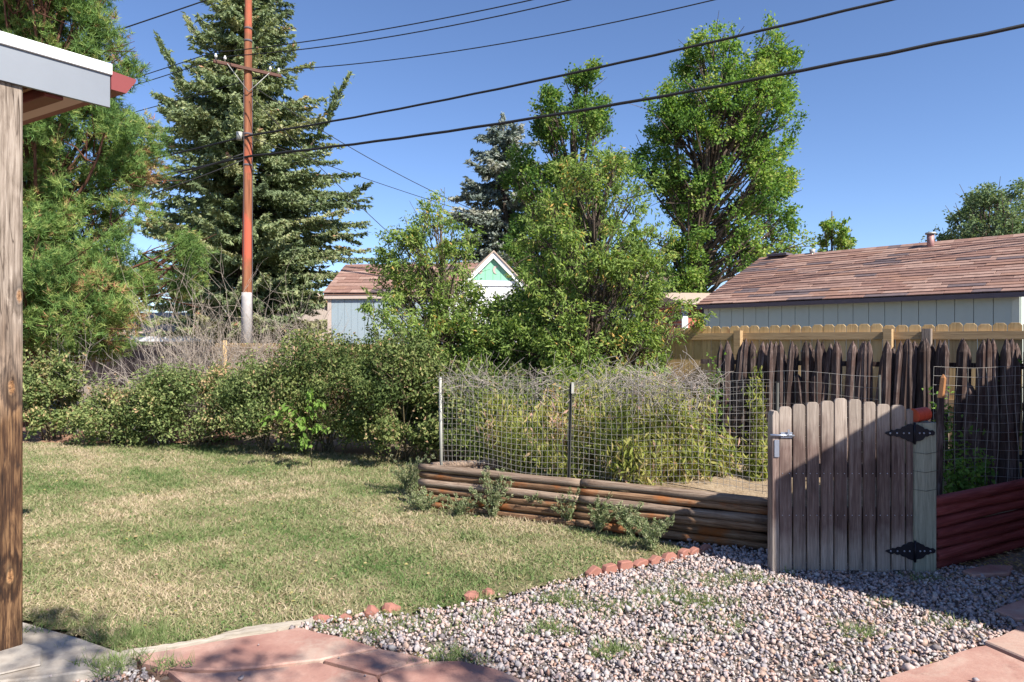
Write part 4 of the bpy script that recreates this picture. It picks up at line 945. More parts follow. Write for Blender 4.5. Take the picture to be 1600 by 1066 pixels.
for px, py, Y, w_, h, n, m_, lb in dp: droop_plant(lb, px, py, Y, w_*1.25, h*1.05, int(n*2.0), g, mid=m_, z=float(soil_h(P(px,py,Y)[0], Y)))
for px, Y, h, n, lb in [(1490, 5.5, 0.34, 420, 'broadleaf green weeds behind the red log wall near the post'), (1525, 5.75, 0.40, 380, 'taller broadleaf weed among the old pickets at the right'), (1100+60, 7.25, 0.3, 300, 'short weed at foot of the left pickets'),
                        (1575, 6.2, 1.15, 260, 'thin green creeper climbing the rightmost pickets'), (1470, 5.95, 0.9, 300, 'yellow-green creeper behind the leaning stake'), (1115, 7.1, 1.15, 260, 'sparse vine on the leftmost old pickets')]:
    x = (px-800)/F*Y; root = empty('weed', (x, Y, 0.33), label=lb, cat='plant'); mb = MB(); cs = []
    for _ in range(7):
        e = np.array([g.normal()*0.09, g.normal()*0.06, h*g.uniform(0.5, 1)]); pts = bez(np.zeros(3), e*[0.2, 0.2, 0.6], e, 6); mb.tube(pts, 0.003, 4, cap=False); cs += pts[1:]
    mb.obj('stem', M['stem'], root); cs = np.array(cs); i = g.integers(0, len(cs), n); pos = cs[i] + g.normal(size=(n, 3))*0.04
    L = 0.05*g.uniform(0.6, 1.3, n); V, T = leaves(pos, g.normal(size=(n, 3))+[0, -0.3, 0], L, L*0.5, g); ob('foliage', np_mesh('foliage', V, T, M['lf_bright'], np.repeat(g.uniform(0, 1, n), 2)), root)

# feathery weeds along the foot of the long log wall
def feather(label, px, py, h, w_, n, g, dark=False):
    p = G(px, py); root = empty('feathery_weed', (p[0], p[1], 0), label=label, cat='weed', group='feathery weeds along the log wall'); mb = MB(); C, D = [], []
    for _ in range(n):
        a = g.uniform(0, 6.28); e = np.array([w_*math.cos(a)*g.uniform(0.3, 1), w_*0.6*math.sin(a), h*g.uniform(0.5, 1.05)]); pts = bez(np.zeros(3), e*[0.35, 0.35, 0.7], e, 7)
        mb.tube(pts, [0.003]*3+[0.002]*4, 3, cap=False)
        for k in range(1, 7):
            for _ in range(16): C.append(pts[k] + g.normal(size=3)*0.010); D.append(unit(pts[k]-pts[k-1]) + g.normal(size=3)*0.75)
    mb.obj('stem', M['stem'], root); C, D = np.array(C), np.array(D); L = 0.033*g.uniform(0.5, 1.2, len(C)); V, T = leaves(C, D, L, L*0.24, g)
    ob('foliage', np_mesh('foliage', V, T, M['lf_dark'] if dark else M['lf_weed'], np.repeat(g.uniform(0.2, 1, len(C)), 2)), root)
fw = [(770,812,0.34,0.16,16,'tallest feathery weed standing against the left half of the long log wall'), (840,812,0.20,0.16,12,'low feathery weed right of the tallest one'), (890,822,0.26,0.18,14,'feathery weed at the seam of the log wall'),
      (935,832,0.25,0.17,13,'feathery weed just right of the log wall seam'), (985,842,0.22,0.16,12,'feathery weed before the right half of the log wall'), (1018,862,0.20,0.14,14,'feathery weed at the lawn corner nearest the brick row'),
      (640,775,0.30,0.22,18,'feathery weed clump left of the log wall corner'), (665,800,0.16,0.16,10,'short feathery weed at foot of the log wall corner'), (715,808,0.14,0.15,9,'short feathery weed between wall corner and the tallest weed')]
for px, py, h, w_, n, lb in fw: feather(lb, px, py, h*1.35, w_*1.35, int(n*1.7), g)

# ------------------------------------------------------------------ hedge shrubs
g = np.random.default_rng(33)
def shr(name, label, px0, px1, pytop, Y, mat, n, **k):
    x0, x1 = (px0-800)/F*Y, (px1-800)/F*Y; zt = P(0, pytop, Y)[2]
    return shrub(name, label, ((x0+x1)/2, Y), (x1-x0)/2, k.pop('ry', 0.7), zt, mat, g, n, **k)
shr('shrub', 'yellow-green leafy shrub just right of the porch post below the pine', 28, 125, 560, 11.3, M['lf_olive'], 9000, leaf=0.065, mid=0.55)
shr('shrub', 'low olive shrub at left end of the hedge beside the pine litter', 118, 260, 612, 10.9, M['lf_olive'], 11000, leaf=0.055, mid=0.5)
shr('shrub', 'broad olive-green shrub below the bare twiggy bushes', 215, 395, 578, 10.6, M['lf_olive'], 17000, leaf=0.05, mid=0.5)
shr('shrub', 'dusty olive shrub in the middle of the hedge', 340, 500, 566, 10.0, M['lf_olive'], 16000, leaf=0.048, mid=0.4)
shr('shrub', 'dark green rounded shrub behind the bright sprout', 420, 600, 528, 9.9, M['lf_dark'], 21000, leaf=0.05, mid=0.55)
shr('shrub', 'dark shrub at the right end of the hedge touching the wire fence post', 540, 705, 528, 9.2, M['lf_dark'], 21000, leaf=0.05, mid=0.45)
shr('shrub', 'shaded dark shrub behind the wired garden bed', 670, 850, 590, 9.0, M['lf_dark'], 12000, leaf=0.055, mid=0.5)
shr('shrub', 'light green bushy growth behind the dry vine heap', 840, 1060, 585, 9.0, M['lf_sapling'], 12000, leaf=0.07, mid=0.45)
sp = np.array([(480-800)/F*9.0, 8.85])
root = empty('sprout', (sp[0], sp[1], 0), label='bright green sprout with feather-shaped leaves in front of the dark hedge', cat='plant'); mb = MB(); C, D = [], []
for (tx, tz, ty) in [(-0.45, 0.68, -0.25), (-0.2, 0.80, -0.3), (0.05, 0.62, -0.3), (0.32, 0.85, -0.2), (0.12, 0.98, -0.1), (0.38, 0.55, -0.3), (0.1, 0.35, -0.35)]:
    pts = bez(np.array([0.1, 0, 0.3]), np.array([tx*0.4, ty*0.5, tz+0.15]), np.array([tx, ty, tz]), 9); mb.tube(pts, 0.004, 4, cap=False)
    for k in range(3, 9):
        for sd_ in (-1, 1): C.append(pts[k] + np.array([0, 0, -0.03]) + np.array([0.0, 0.05*sd_, 0.01*sd_])); D.append(np.array([0.3*np.sign(tx), 0.7*sd_, -0.5]) + g.normal(size=3)*0.15)
mb.tube([(0.1,0,0), (0.1,0,0.3)], 0.008, 5); mb.obj('stem', M['stem'], root); C, D = np.array(C), np.array(D)
C = np.concatenate([C, C + g.normal(size=C.shape)*0.03]); D = np.concatenate([D, D + g.normal(size=D.shape)*0.5])
V, T = leaves(C, D, 0.11, 0.045, g, upbias=1.5); ob('foliage', np_mesh('foliage', V, T, M['lf_bright'], np.repeat(g.uniform(0.3, 1, len(C)), 2)), root)

bare_bush('bare_bush', 'tall bare tan bush left of the utility pole', ((318-800)/F*11.8, 11.8), 2.65, 0.65, g, 52, 0.009)
bare_bush('bare_bush', 'bare tan bush spreading round the foot of the utility pole', ((395-800)/F*12.0, 12.6), 2.4, 0.6, g, 44, 0.009)
bare_bush('bare_bush', 'low bare bush right of the utility pole before the tan fence', ((468-800)/F*11.9, 12.1), 2.2, 0.6, g, 44, 0.008)
bare_bush('bare_bush', 'grey bare bush poking out of the left of the hedge', ((255-800)/F*10.9, 10.9), 1.9, 0.7, g, 36, 0.007, M['vine'])
bare_bush('bare_bush', 'dead grey branches under the pine above the dark fence', ((130-800)/F*12.0, 12.0), 1.9, 0.8, g, 14, 0.010, M['vine'])

# ------------------------------------------------------------------ trees
g = np.random.default_rng(50)
b = ((52-800)/F*13.2, 13.2)
crown_tree('pine_tree', 'large long-needled pine with some brown needles at the left', 'tree', b, 13.2,
    [(-150,-40,150),(0,-60,182),(60,-60,178),(110,-60,190),(150,-60,235),(250,-70,258),(330,-80,225),(380,-80,262),(440,-80,300),(490,-80,262),(545,-60,200)],
    [(b[0], b[1], 0), tuple(P(54,450,13.2)), tuple(P(50,330,13.2)), tuple(P(60,150,13.2)), tuple(P(60,-100,13.2))], M['lf_pine'], 225, 0.48, 145, 0.14, g, style='needle', rtrunk=0.2, limb=1.2,
    trunk_mat=M['pinebark'], shell=0.3, dead=0.012, irreg=0.25, tint_mid=0.52, tint_spread=0.34, depth=0.85)
b = ((376-800)/F*27.5, 27.5)
spruce('spruce_tree', 'tall dark green spruce directly behind the utility pole', b, 27.5,
    [(-140,383,393),(-60,355,425),(0,325,450),(40,315,452),(80,300,455),(120,285,470),(150,262,495),(200,245,520),(250,245,535),(300,245,560),(350,250,565),(400,255,572),(450,255,552),(515,255,535)],
    M['lf_spruce'], g, levels=0.30, perm=13, sprig=0.22, dens=1.15,
    extra=[(285,22,330,85,0.3),(252,62,300,150,-0.3),(262,95,300,170,0.2),(546,118,500,190,0.0),(520,160,480,230,0.4),(580,292,520,320,-0.5),(560,380,520,360,0.2),(462,70,430,110,0)], rtrunk=0.24)
b = ((790-800)/F*30.0, 30.0)
spruce('spruce_tree', 'blue-grey spruce standing behind the leafy trees in the centre', b, 30.0,
    [(178,778,794),(205,758,825),(250,730,850),(300,708,870),(350,706,885),(400,715,890),(460,720,890),(500,730,880)], M['lf_bluespruce'], g, levels=0.38, perm=12, sprig=0.27, dens=1.0)
b = ((905-800)/F*22.5, 22.5)
crown_tree('elm_tree', 'narrow-topped green tree between blue spruce and cottonwood', 'tree', b, 22.5,
    [(72,895,915),(100,880,932),(140,862,935),(170,838,960),(195,812,988),(230,800,985),(270,805,972),(310,790,985),(370,785,1000),(450,800,1010)],
    [(b[0], b[1], 0), tuple(P(905,380,22.5)), tuple(P(895,220,22.5)), tuple(P(903,110,22.5))], M['lf_elm'], 120, 0.46, 290, 0.12, g, irreg=0.35, rtrunk=0.2, shell=0.4, tint_spread=0.4)
b = ((1075-800)/F*24.0, 24.0)
crown_tree('cottonwood_tree', 'tall broad cottonwood with bright lit crown right of centre', 'tree', b, 24.0,
    [(58,1115,1180),(75,1068,1228),(120,1056,1235),(165,1025,1245),(200,998,1245),(250,1000,1240),(300,1022,1240),(350,1030,1235),(390,1020,1245),(430,1040,1210),(485,1055,1160)],
    [(b[0], b[1], 0), tuple(P(1085,400,24)), tuple(P(1110,270,24)), tuple(P(1125,170,24)), tuple(P(1150,90,24))], M['lf_cotton'], 250, 0.52, 290, 0.12, g, irreg=0.27, rtrunk=0.26, shell=0.42, limb=1.4, tint_spread=0.42)
b = ((1302-800)/F*27.0, 27.0)
crown_tree('young_tree', 'small pale green tree tip rising behind the garage roof', 'tree', b, 27.0,
    [(318,1295,1305),(340,1280,1325),(370,1272,1335),(400,1275,1325),(450,1270,1330)], [(b[0], b[1], 0), tuple(P(1300,400,27)), tuple(P(1300,330,27))], M['lf_cotton'], 26, 0.3, 150, 0.14, g, rtrunk=0.07, shell=0.1, tint_mid=0.8)
b = ((1545-800)/F*32.0, 32.0)
crown_tree('far_tree', 'feathery green tree beyond the right end of the garage roof', 'tree', b, 32.0,
    [(290,1535,1600),(310,1480,1640),(350,1470,1660),(390,1450,1680),(450,1470,1640)], [(b[0], b[1], 0), tuple(P(1540,400,32)), tuple(P(1560,320,32))], M['lf_far'], 120, 0.6, 210, 0.16, g, rtrunk=0.16, shell=0.2, limb=1.5)
# nearer saplings before the fence
b = ((700-800)/F*10.8, 10.8)
crown_tree('sapling', 'bushy bright sapling before the small shed, left of the pair', 'tree', b, 10.8,
    [(312,676,700),(345,640,738),(390,590,752),(430,578,762),(470,565,795),(520,548,800),(560,540,810),(620,560,800)],
    [(b[0], b[1], 0), tuple(P(700,520,10.8)), tuple(P(690,400,10.8)), tuple(P(688,325,10.8))], M['lf_sapling'], 185, 0.22, 115, 0.078, g, style='lance', rtrunk=0.05, shell=0.3, depth=0.9, hang=0.1, irreg=0.3, shoots=140)
b = ((930-800)/F*10.0, 10.0)
crown_tree('sapling', 'taller bright sapling in front of the cedar fence, right of the pair', 'tree', b, 10.0,
    [(236,925,945),(258,875,985),(295,842,1012),(350,828,1035),(400,810,1055),(450,800,1062),(500,790,1065),(550,780,1065),(600,800,1040)],
    [(b[0], b[1], 0), tuple(P(925,480,10)), tuple(P(930,350,10)), tuple(P(935,250,10))], M['lf_sapling'], 215, 0.23, 115, 0.078, g, style='lance', rtrunk=0.055, shell=0.38, depth=0.75, hang=0.1, irreg=0.34, shoots=180)
b = ((770-800)/F*10.4, 10.4)
crown_tree('sapling', 'lower green sapling filling the dip below the green gable', 'tree', b, 10.4,
    [(425,832,855),(455,800,875),(475,750,880),(510,700,885),(560,690,890),(640,700,880)],
    [(b[0], b[1], 0), tuple(P(775,550,10.4)), tuple(P(800,480,10.4))], M['lf_sapling'], 170, 0.26, 150, 0.08, g, style='lance', rtrunk=0.035, shell=0.15, depth=0.9, tint_mid=0.4, irreg=0.35, shoots=60)
# low trees beyond the alley
for (px, Y, top, wd_, lb, m_) in [(140, 34, 440, 150, 'low tree behind the pine and tan-roofed house', 'lf_far'), (20, 30, 400, 170, 'dark tree far behind the pine at the left edge', 'lf_far'),
        (1000, 30, 380, 150, 'rounded tree filling the gap left of the cottonwood', 'lf_elm'), (640, 40, 455, 110, 'distant low tree above the small shed roof', 'lf_far'), (470, 45, 470, 120, 'distant low tree right of the spruce foot', 'lf_far')]:
    b = ((px-800)/F*Y, Y)
    crown_tree('background_tree', lb, 'tree', b, Y, [(top, px-wd_*0.15, px+wd_*0.15), (top+25, px-wd_*0.4, px+wd_*0.4), (500, px-wd_*0.5, px+wd_*0.5), (545, px-wd_*0.45, px+wd_*0.45)],
        [(b[0], b[1], 0), tuple(P(px, 500, Y)), tuple(P(px, top+20, Y))], M[m_], 50, 0.7, 150, 0.22, g, rtrunk=0.18, shell=0.2, group='low background trees beyond the alley')

# ------------------------------------------------------------------ garage at the right
def shingled(root, x0, x1, y0, z0, y1, z1, exp=0.2, seed=1, limit=300, mat='shingle', th=0.018):
    """slope rising from (y0,z0) eave to (y1,z1) ridge, along x"""
    g = np.random.default_rng(seed); sl_ = math.hypot(y1-y0, z1-z0); ang = math.atan2(z1-z0, y1-y0); rows = int(sl_/exp); cnt = 0
    lens = [0.45, 0.62, 0.80]; ms = []
    for Ln in lens:
        ms.append(MB().add([(0,0,0),(Ln-0.012,0,0),(Ln-0.012,exp*1.25,-th*0.7),(0,exp*1.25,-th*0.7),(0,0,th),(Ln-0.012,0,th),(Ln-0.012,exp*1.25,0),(0,exp*1.25,0)],
                  [(0,3,2,1),(4,5,6,7),(0,1,5,4),(1,2,6,5),(2,3,7,6),(3,0,4,7)]).mesh('shingle', M[mat]))
    for r_ in range(rows):
        x = x0 - g.uniform(0, 0.3)
        while x < x1:
            j = g.integers(0, 3)
            xs = max(x, x0); sc = (min(x+lens[j], x1)-xs)/lens[j]
            if sc > 0.05:
                d = r_*sl_/rows; ob('shingle', ms[j], root, (xs, y0 + d*math.cos(ang) - math.sin(ang)*0.02, z0 + d*math.sin(ang) + math.cos(ang)*(0.02 + 0.004*g.integers(0, 3))), (ang, 0, 0), (sc, 1, 1)); cnt += 1
            x += lens[j]
    return cnt
gar = empty('garage', (4.72, 16.75, 0), R(-46), label='long sage-grey garage with brown shingled roof behind the cedar fence', cat='building')
GL, GW, EH, RH = 6.3, 6.2, 2.5, 3.82
body = MB(); body.box(0.03, GL-0.03, 0.03, GW-0.03, 0, EH); body.prism([(0.03, EH), (GW-0.03, EH), (GW/2, RH-0.06)], 0.03, GL-0.03, 'x'); body.obj('wall', M['groove'], gar)
sb = MB().box(0, 0.295, -0.012, 0.028, 0, EH-0.04).mesh('siding_board', M['siding'])
x = 0.12
while x < GL-0.35: ob('siding_board', sb, gar, (x, 0, 0)); x += 0.3045
ob('siding_board', sb, gar, (x, 0, 0), scale=((GL-0.12-x)/0.295, 1, 1))
for xx in (0.0, GL-0.12): MB().box(xx, xx+0.115, -0.02, 0.027, 0, EH-0.03).obj('corner_trim', M['siding_trim'], gar)
MB().box(0.0, GL, -0.024, 0.026, EH-0.03, EH+0.07).obj('frieze_board', M['siding_trim'], gar)
x = 0.12
sb2 = MB().box(-0.028, 0.012, 0, 0.295, 0, EH-0.04).mesh('siding_board', M['siding_trim'])
yy = 0.03
while yy < GW-0.3: ob('siding_board', sb2, gar, (GL, yy, 0)); yy += 0.3045
MB().prism([(0.0, EH), (GW, EH), (GW/2, RH-0.05)], GL-0.02, GL+0.012, 'x').obj('gable_panel', M['siding_trim'], gar)
ov = 0.18
sl_ = (RH-EH)/(GW/2); ez = EH - ov*sl_ + 0.07
for s_ in (0, 1):
    y0, y1 = (-ov, GW/2) if s_ == 0 else (GW+ov, GW/2)
    dk = MB(); dk.add([(-0.08,y0,ez-0.02),(GL+0.12,y0,ez-0.02),(GL+0.12,y1,RH+0.05),(-0.08,y1,RH+0.05),(-0.08,y0,ez+0.015),(GL+0.12,y0,ez+0.015),(GL+0.12,y1,RH+0.085),(-0.08,y1,RH+0.085)],
                   [(0,3,2,1),(4,5,6,7),(0,1,5,4),(1,2,6,5),(2,3,7,6),(3,0,4,7)]); dk.obj('roof_deck', M['browntrim'] if s_ == 0 else M['tanroof'], gar)
shingled(gar, -0.10, GL+0.14, -ov-0.02, ez+0.012, GW/2, RH+0.085, 0.165, 2)
MB().box(-0.09, GL+0.13, -ov-0.045, -ov-0.022, ez-0.075, ez+0.012).obj('fascia', M['darkfascia'], gar)
rc = MB().prism([(-0.12, -0.055), (0, 0.012), (0.12, -0.055), (0.12, -0.045), (0, 0.024), (-0.12, -0.045)], 0, 0.27, 'x').mesh('ridge_cap', M['shingle'])
x = -0.1
while x < GL: ob('ridge_cap', rc, gar, (x, GW/2, RH+0.115)); x += 0.275
v = MB(); v.tube([(0,0,-0.1),(0,0,0.26)], 0.075, 12); vp = v.obj('vent_pipe', M['rust'], gar, (4.15, GW/2-0.25, RH+0.02))
MB().tube([(0,0,0.26),(0,0,0.30),(0,0,0.31)], [0.11, 0.11, 0.06], 12).obj('vent_cap', M['tpost'], vp)
MB().box(0.2, 0.75, GW/2-0.2, GW/2+0.2, RH+0.12, RH+0.19).obj('ridge_vent', M['darkfascia'], gar, bevel=0.01)
MB().tube([(1.35, GW/2, RH+0.1), (1.35, GW/2, RH+0.23)], [0.06, 0.08], 8).obj('roof_jack', M['tpost'], gar)

# small shed, left
shed = empty('shed', tuple(np.append(P(512, 527, 20.5)[:2], 0)), R(-6), label='small blue-grey shed with brown shingled roof behind the tan fence', cat='shed')
SL, SW, SE, SR = 4.2, 3.6, 2.98, 4.05
bd = MB(); bd.box(0.02, SL-0.02, 0.03, SW, 0, SE); bd.prism([(0.03, SE), (SW, SE), (SW/2, SR-0.05)], 0.02, SL-0.02, 'x'); bd.obj('wall', M['groove'], shed)
sb = MB().box(0, 0.197, -0.01, 0.028, 0, SE-0.08).mesh('siding_board', M['shedblue']); x = 0.12
while x < SL-0.2: ob('siding_board', sb, shed, (x, 0, 0)); x += 0.204
MB().box(0.0, 0.115, -0.02, 0.027, 0, SE-0.08).obj('corner_trim', M['tantrim'], shed)
MB().box(SL-0.115, SL, -0.02, 0.027, 0, SE-0.08).obj('corner_trim', M['tantrim'], shed)
MB().box(-0.08, SL+0.08, -0.10, 0.026, SE-0.08, SE+0.03).obj('frieze_board', M['tantrim'], shed)
for s_ in (0, 1):
    y0, y1 = (-0.12, SW/2) if s_ == 0 else (SW+0.12, SW/2)
    MB().add([(-0.08,y0,SE+0.03),(SL+0.08,y0,SE+0.03),(SL+0.08,y1,SR),(-0.08,y1,SR),(-0.08,y0,SE+0.07),(SL+0.08,y0,SE+0.07),(SL+0.08,y1,SR+0.04),(-0.08,y1,SR+0.04)],
             [(0,3,2,1),(4,5,6,7),(0,1,5,4),(1,2,6,5),(2,3,7,6),(3,0,4,7)]).obj('roof_deck', M['browntrim'], shed)
shingled(shed, -0.10, SL+0.1, -0.14, SE+0.07, SW/2, SR+0.045, 0.24, 5)

# green gabled playhouse, centre
pl = P(770, 395, 19.0); ph = empty('playhouse', (pl[0], 19.0, 0), R(10), label='mint green gabled playhouse with white trim seen between the saplings', cat='playhouse')
apz = pl[2]; hw, dz_ = 1.35, 1.35
MB().prism([(-hw, 0), (hw, 0), (hw, apz-dz_-0.05), (0, apz-0.1), (-hw, apz-dz_-0.05)], 0, 3.0, 'y').obj('wall', M['white'], ph)
gz0 = apz - 0.78
gb = [(-0.66,-0.45),(-0.44,-0.23),(-0.22,-0.003),(0.0,0.217),(0.22,0.43),(0.44,0.66)]
for k in range(6):
    xa, xb = -0.66+0.22*k+0.004, -0.66+0.22*(k+1)-0.004
    MB().prism([(xa, gz0), (xb, gz0), (xb, apz-0.13-abs(xb)), (max(xa, min(0, xb)) if xa < 0 < xb else xb, apz-0.13-abs(xb)), (xa, apz-0.13-abs(xa))][:3] + [(xa, apz-0.13-abs(xa))], -0.03, -0.002, 'y').obj('gable_board', M['greenpaint'], ph)
MB().box(-0.75, 0.75, -0.045, -0.002, gz0-0.14, gz0-0.004).obj('gable_trim', M['white'], ph)
for s_ in (-1, 1):
    q = [(0, apz), (s_*(hw+0.15), apz-hw-0.15), (s_*(hw+0.15), apz-hw-0.15-0.16), (0, apz-0.16)]
    MB().prism(q, -0.14 if s_ < 0 else -0.138, -0.05, 'y').obj('rake_board', M['white'], ph)
    q2 = [(0, apz+0.05), (s_*(hw+0.2), apz-hw-0.15), (s_*(hw+0.2), apz-hw-0.2), (0, apz+0.001)]
    MB().prism(q2, -0.18, 3.1, 'y').obj('roof', M['tanroof'], ph)
# crescent shaped cut on the gable, pale
cr = [(0.10+0.11*math.cos(a), apz-0.48+0.12*math.sin(a)) for a in np.linspace(R(70), R(250), 9)] + [(0.13+0.075*math.cos(a), apz-0.50+0.10*math.sin(a)) for a in np.linspace(R(250), R(80), 9)]
MB().prism(cr, -0.045, -0.031, 'y').obj('crescent_ornament', M['stucco'], ph)
cr = [(-0.36+0.07*math.cos(a), apz-0.50+0.10*math.sin(a)) for a in np.linspace(0, 2*math.pi, 12, endpoint=False)]
MB().prism(cr, -0.045, -0.031, 'y').obj('oval_ornament', M['stucco'], ph)
hz = empty('house', (P(850,0,27)[0], 27, 0), R(-14), label='tan-roofed pale house low behind the green playhouse', cat='house')
MB().box(-2.2, 5.2, 0, 7, 0, 2.6).obj('wall', M['stucco'], hz)
MB().prism([(-0.4, 2.55), (7.4, 2.55), (3.5, 4.55)], -2.6, 5.6, 'x').obj('roof', M['tanroof'], hz)
MB().box(-2.62, 5.62, -0.46, -0.4, 2.45, 2.62).obj('fascia', M['white'], hz)
MB().box(0.5, 1.7, -0.04, -0.002, 1.1, 2.1).obj('window', M['glass'], hz)
# red brick house between cottonwood and garage
bh = empty('brick_house', (P(1066,0,20)[0], 20, 0), R(8), label='red brick house with white window frame left of the garage', cat='house')
MB().box(0, 2.6, 0, 4, 0, 2.72).obj('wall', M['brickwall'], bh)
MB().prism([(-0.3, 2.75), (4.3, 2.75), (2.0, 3.2)], -0.15, 2.8, 'x').obj('roof', M['tanroof'], bh)
MB().box(-0.17, 2.82, -0.36, -0.303, 2.70, 2.79).obj('fascia', M['tantrim'], bh)
wf_ = MB().box(-0.02, 0.16, -0.05, -0.002, 1.6, 2.66).obj('window_frame', M['white'], bh)
MB().box(0.58, 0.68, -0.12, -0.03, 0, 2.66).obj('downspout', M['darkfascia'], bh)
# distant tan-roofed house, left
th_ = empty('house', (P(205,0,27)[0], 27, 0), R(-8), label='low house with sunlit tan roof glimpsed under the pine at left', cat='house')
MB().box(-4, 3.4, 0, 6, 0, 1.75).obj('wall', M['stucco'], th_)
MB().prism([(-0.4, 1.75), (6.4, 1.75), (3, 2.9)], -4.4, 3.8, 'x').obj('roof', M['tanroof'], th_)
MB().box(-4.42, 3.82, -0.46, -0.4, 1.62, 1.82).obj('fascia', M['white'], th_)
h3 = empty('house', (P(455,0,34)[0], 34, 0), R(5), label='pale gabled house wall showing through the foot of the spruce', cat='house')
MB().prism([(-2.6, 0), (2.6, 0), (2.6, 3.2), (0, 4.4), (-2.6, 3.2)], 0, 7, 'y').obj('wall', M['stucco'], h3)
for s_ in (-1, 1): MB().prism([(0, 4.5), (s_*2.9, 3.15), (s_*2.9, 3.05), (0, 4.4)], -0.3, 7.2, 'y').obj('roof', M['tanroof'], h3)

# ------------------------------------------------------------------ utility poles and wires
PP = np.array([(385-800)/F*22, 22.0]); WD = np.array([18.3, -9.1])
def pole(loc, label):
    root = empty('utility_pole', (loc[0], loc[1], 0), label=label, cat='utility pole')
    zs = np.linspace(0, 13.6, 20); MB().tube([(0.005*z_+0.006*math.sin(z_), 0.004*math.sin(z_*0.8), z_) for z_ in zs], [0.165-0.0042*z_ for z_ in zs], 16).obj('shaft', M['polewood'], root)
    MB().tube([(0.008,0,1.3),(0.01,0,3.05),(0.011,0,3.2)], [0.173, 0.166, 0.16], 16).obj('metal_wrap', M['greyband'], root)
    ca = empty('crossarm', (0.11, -0.15, 10.35)); ca.parent = root; ca.rotation_euler = (0, 0, R(36))
    MB().box(-1.05, 1.05, -0.04, 0.04, -0.05, 0.05).obj('arm', M['armwood'], ca, bevel=0.008)
    for s_ in (-1, 1):
        MB().tube([(s_*0.65, -0.055, 0.0), (0.0, -0.055, -0.75)], 0.014, 5).obj('brace', M['tpost'], ca)
    for xx in (-0.97, -0.7, 0.7, 0.97):
        MB().tube([(0,0,0.06),(0,0,0.13),(0,0,0.14),(0,0,0.19),(0,0,0.2),(0,0,0.25)], [0.012,0.012,0.045,0.045,0.03,0.02], 10).obj('insulator', M['ceramic'], ca, (xx, 0, 0))
    for zz in (11.7, 11.3, 8.3, 7.3):
        rr = 0.168-0.0042*zz; MB().tube([(0.005*zz, 0, zz-0.03), (0.005*zz, 0, zz+0.03)], rr+0.008, 14).obj('band', M['darkfascia'], root)
    MB().tube([(-0.20,-0.05,8.1),(-0.20,-0.05,8.35)], [0.09,0.11], 10).obj('splice_can', M['tpost'], root)
    mb = MB()
    for k in range(3):
        a = k*2.1; mb.tube([(0.15*math.cos(a)+0.04, 0.15*math.sin(a), z_) for z_ in np.linspace(0.5, 10, 10)], 0.012, 4)
    mb.obj('conduit', M['darkfascia'], root); return root
M['greyband'] = plain('grey_pole_sleeve', (0.42, 0.40, 0.40), 0.8, var=0.3, scale=6)
M['armwood'] = woodmat('crossarm_wood', [(0.3, (0.05,0.025,0.02)), (0.55, (0.14,0.075,0.06)), (0.75, (0.24,0.15,0.12))], 'x', vary=0.05, grain=20)
pole(PP, 'tall reddish wooden utility pole with crossarm in front of the spruce')
pole(PP + WD*1.9, 'second wooden utility pole outside the right of the view holding the cables')
pole(PP - WD*1.6, 'third wooden utility pole hidden far behind the pine')
def cable(label, zatt, off, pts2, r, wob=0.0):
    """zatt: height at the pole; pts2: two (px, py) the cable passes"""
    o = np.array(off); A_, b_ = [], []
    for px, py in pts2:
        k = (px-800)/F; q = PP + o; s_ = (k*q[1]-q[0])/(WD[0]-k*WD[1]); Yq = q[1] + WD[1]*s_
        A_.append([s_, s_*s_]); b_.append(EYE + (533-py)/F*Yq - zatt)
    a_, c_ = np.linalg.solve(A_, b_); c_ = float(np.clip(c_, 0.2, 2.5)); a_ = (b_[1]-c_*A_[1][1])/A_[1][0]
    pts = []
    for s_ in np.linspace(-1.6, 1.9, 90):
        q = PP + o + WD*s_; zz = zatt + (a_*s_ + c_*s_*s_ if s_ >= 0 else 0.6*s_*(1.6+s_))
        pts.append((q[0], q[1] + wob*math.sin(s_*60), zz + wob*math.cos(s_*75)))
    mb = MB(); mb.tube(pts, r, 6); b0 = pts[0]; mb.v = [(v[0]-b0[0], v[1]-b0[1], v[2]-b0[2]) for v in mb.v]
    return mb.obj('cable', M['cable'], None, b0, label=label, cat='cable')
cable('thickest black cable, lowest of the bundle crossing the sky from the pole', 7.55, (0.12,-0.18), [(800,190),(1600,40)], 0.036, 0.006)
cable('thick cable just above the thickest one, running from the pole to the top right', 8.2, (0.12,-0.18), [(680,159),(1390,0)], 0.030, 0.005)
cable('lowest of the three thin wires above the thick cables', 10.6, (0.98,0.55), [(640,90),(1115,0)], 0.015)
cable('middle of the three thin wires, ending highest but one at the frame top', 10.6, (-0.5,-0.5), [(640,53),(890,0)], 0.015)
cable('uppermost thin wire right of the utility pole', 10.6, (-0.78,-0.78), [(640,38.6),(830,0)], 0.015)
def drop(label, a, b, r=0.012, sag=0.4):
    a, b = np.array(a, float), np.array(b, float); pts = [a + (b-a)*t - np.array([0, 0, sag*4*t*(1-t)]) - a for t in np.linspace(0, 1, 24)]
    return MB().tube(pts, r, 5).obj('wire', M['cable'], None, tuple(a), label=label, cat='wire')
drop('thin slack wire descending from the pole behind the left sapling', P(397,136,21.8), P(800,352,27), 0.013, 0.35)
drop('thin wire sloping from the pole to the small shed roof', P(392,150,21.8), P(625,380,21.5), 0.012, 0.1)
drop('faint wire from mid pole towards the centre trees', P(392,215,21.8), P(800,352,30), 0.012, 0.1)
drop('high wire crossing the top left corner above the pine', P(392,-24,21.8), P(-350,215,22), 0.022, 0.1)
drop('upper of two wires sloping left from the pole through the pine', P(380,240,21.8), P(-60,350,22), 0.02, 0.25)
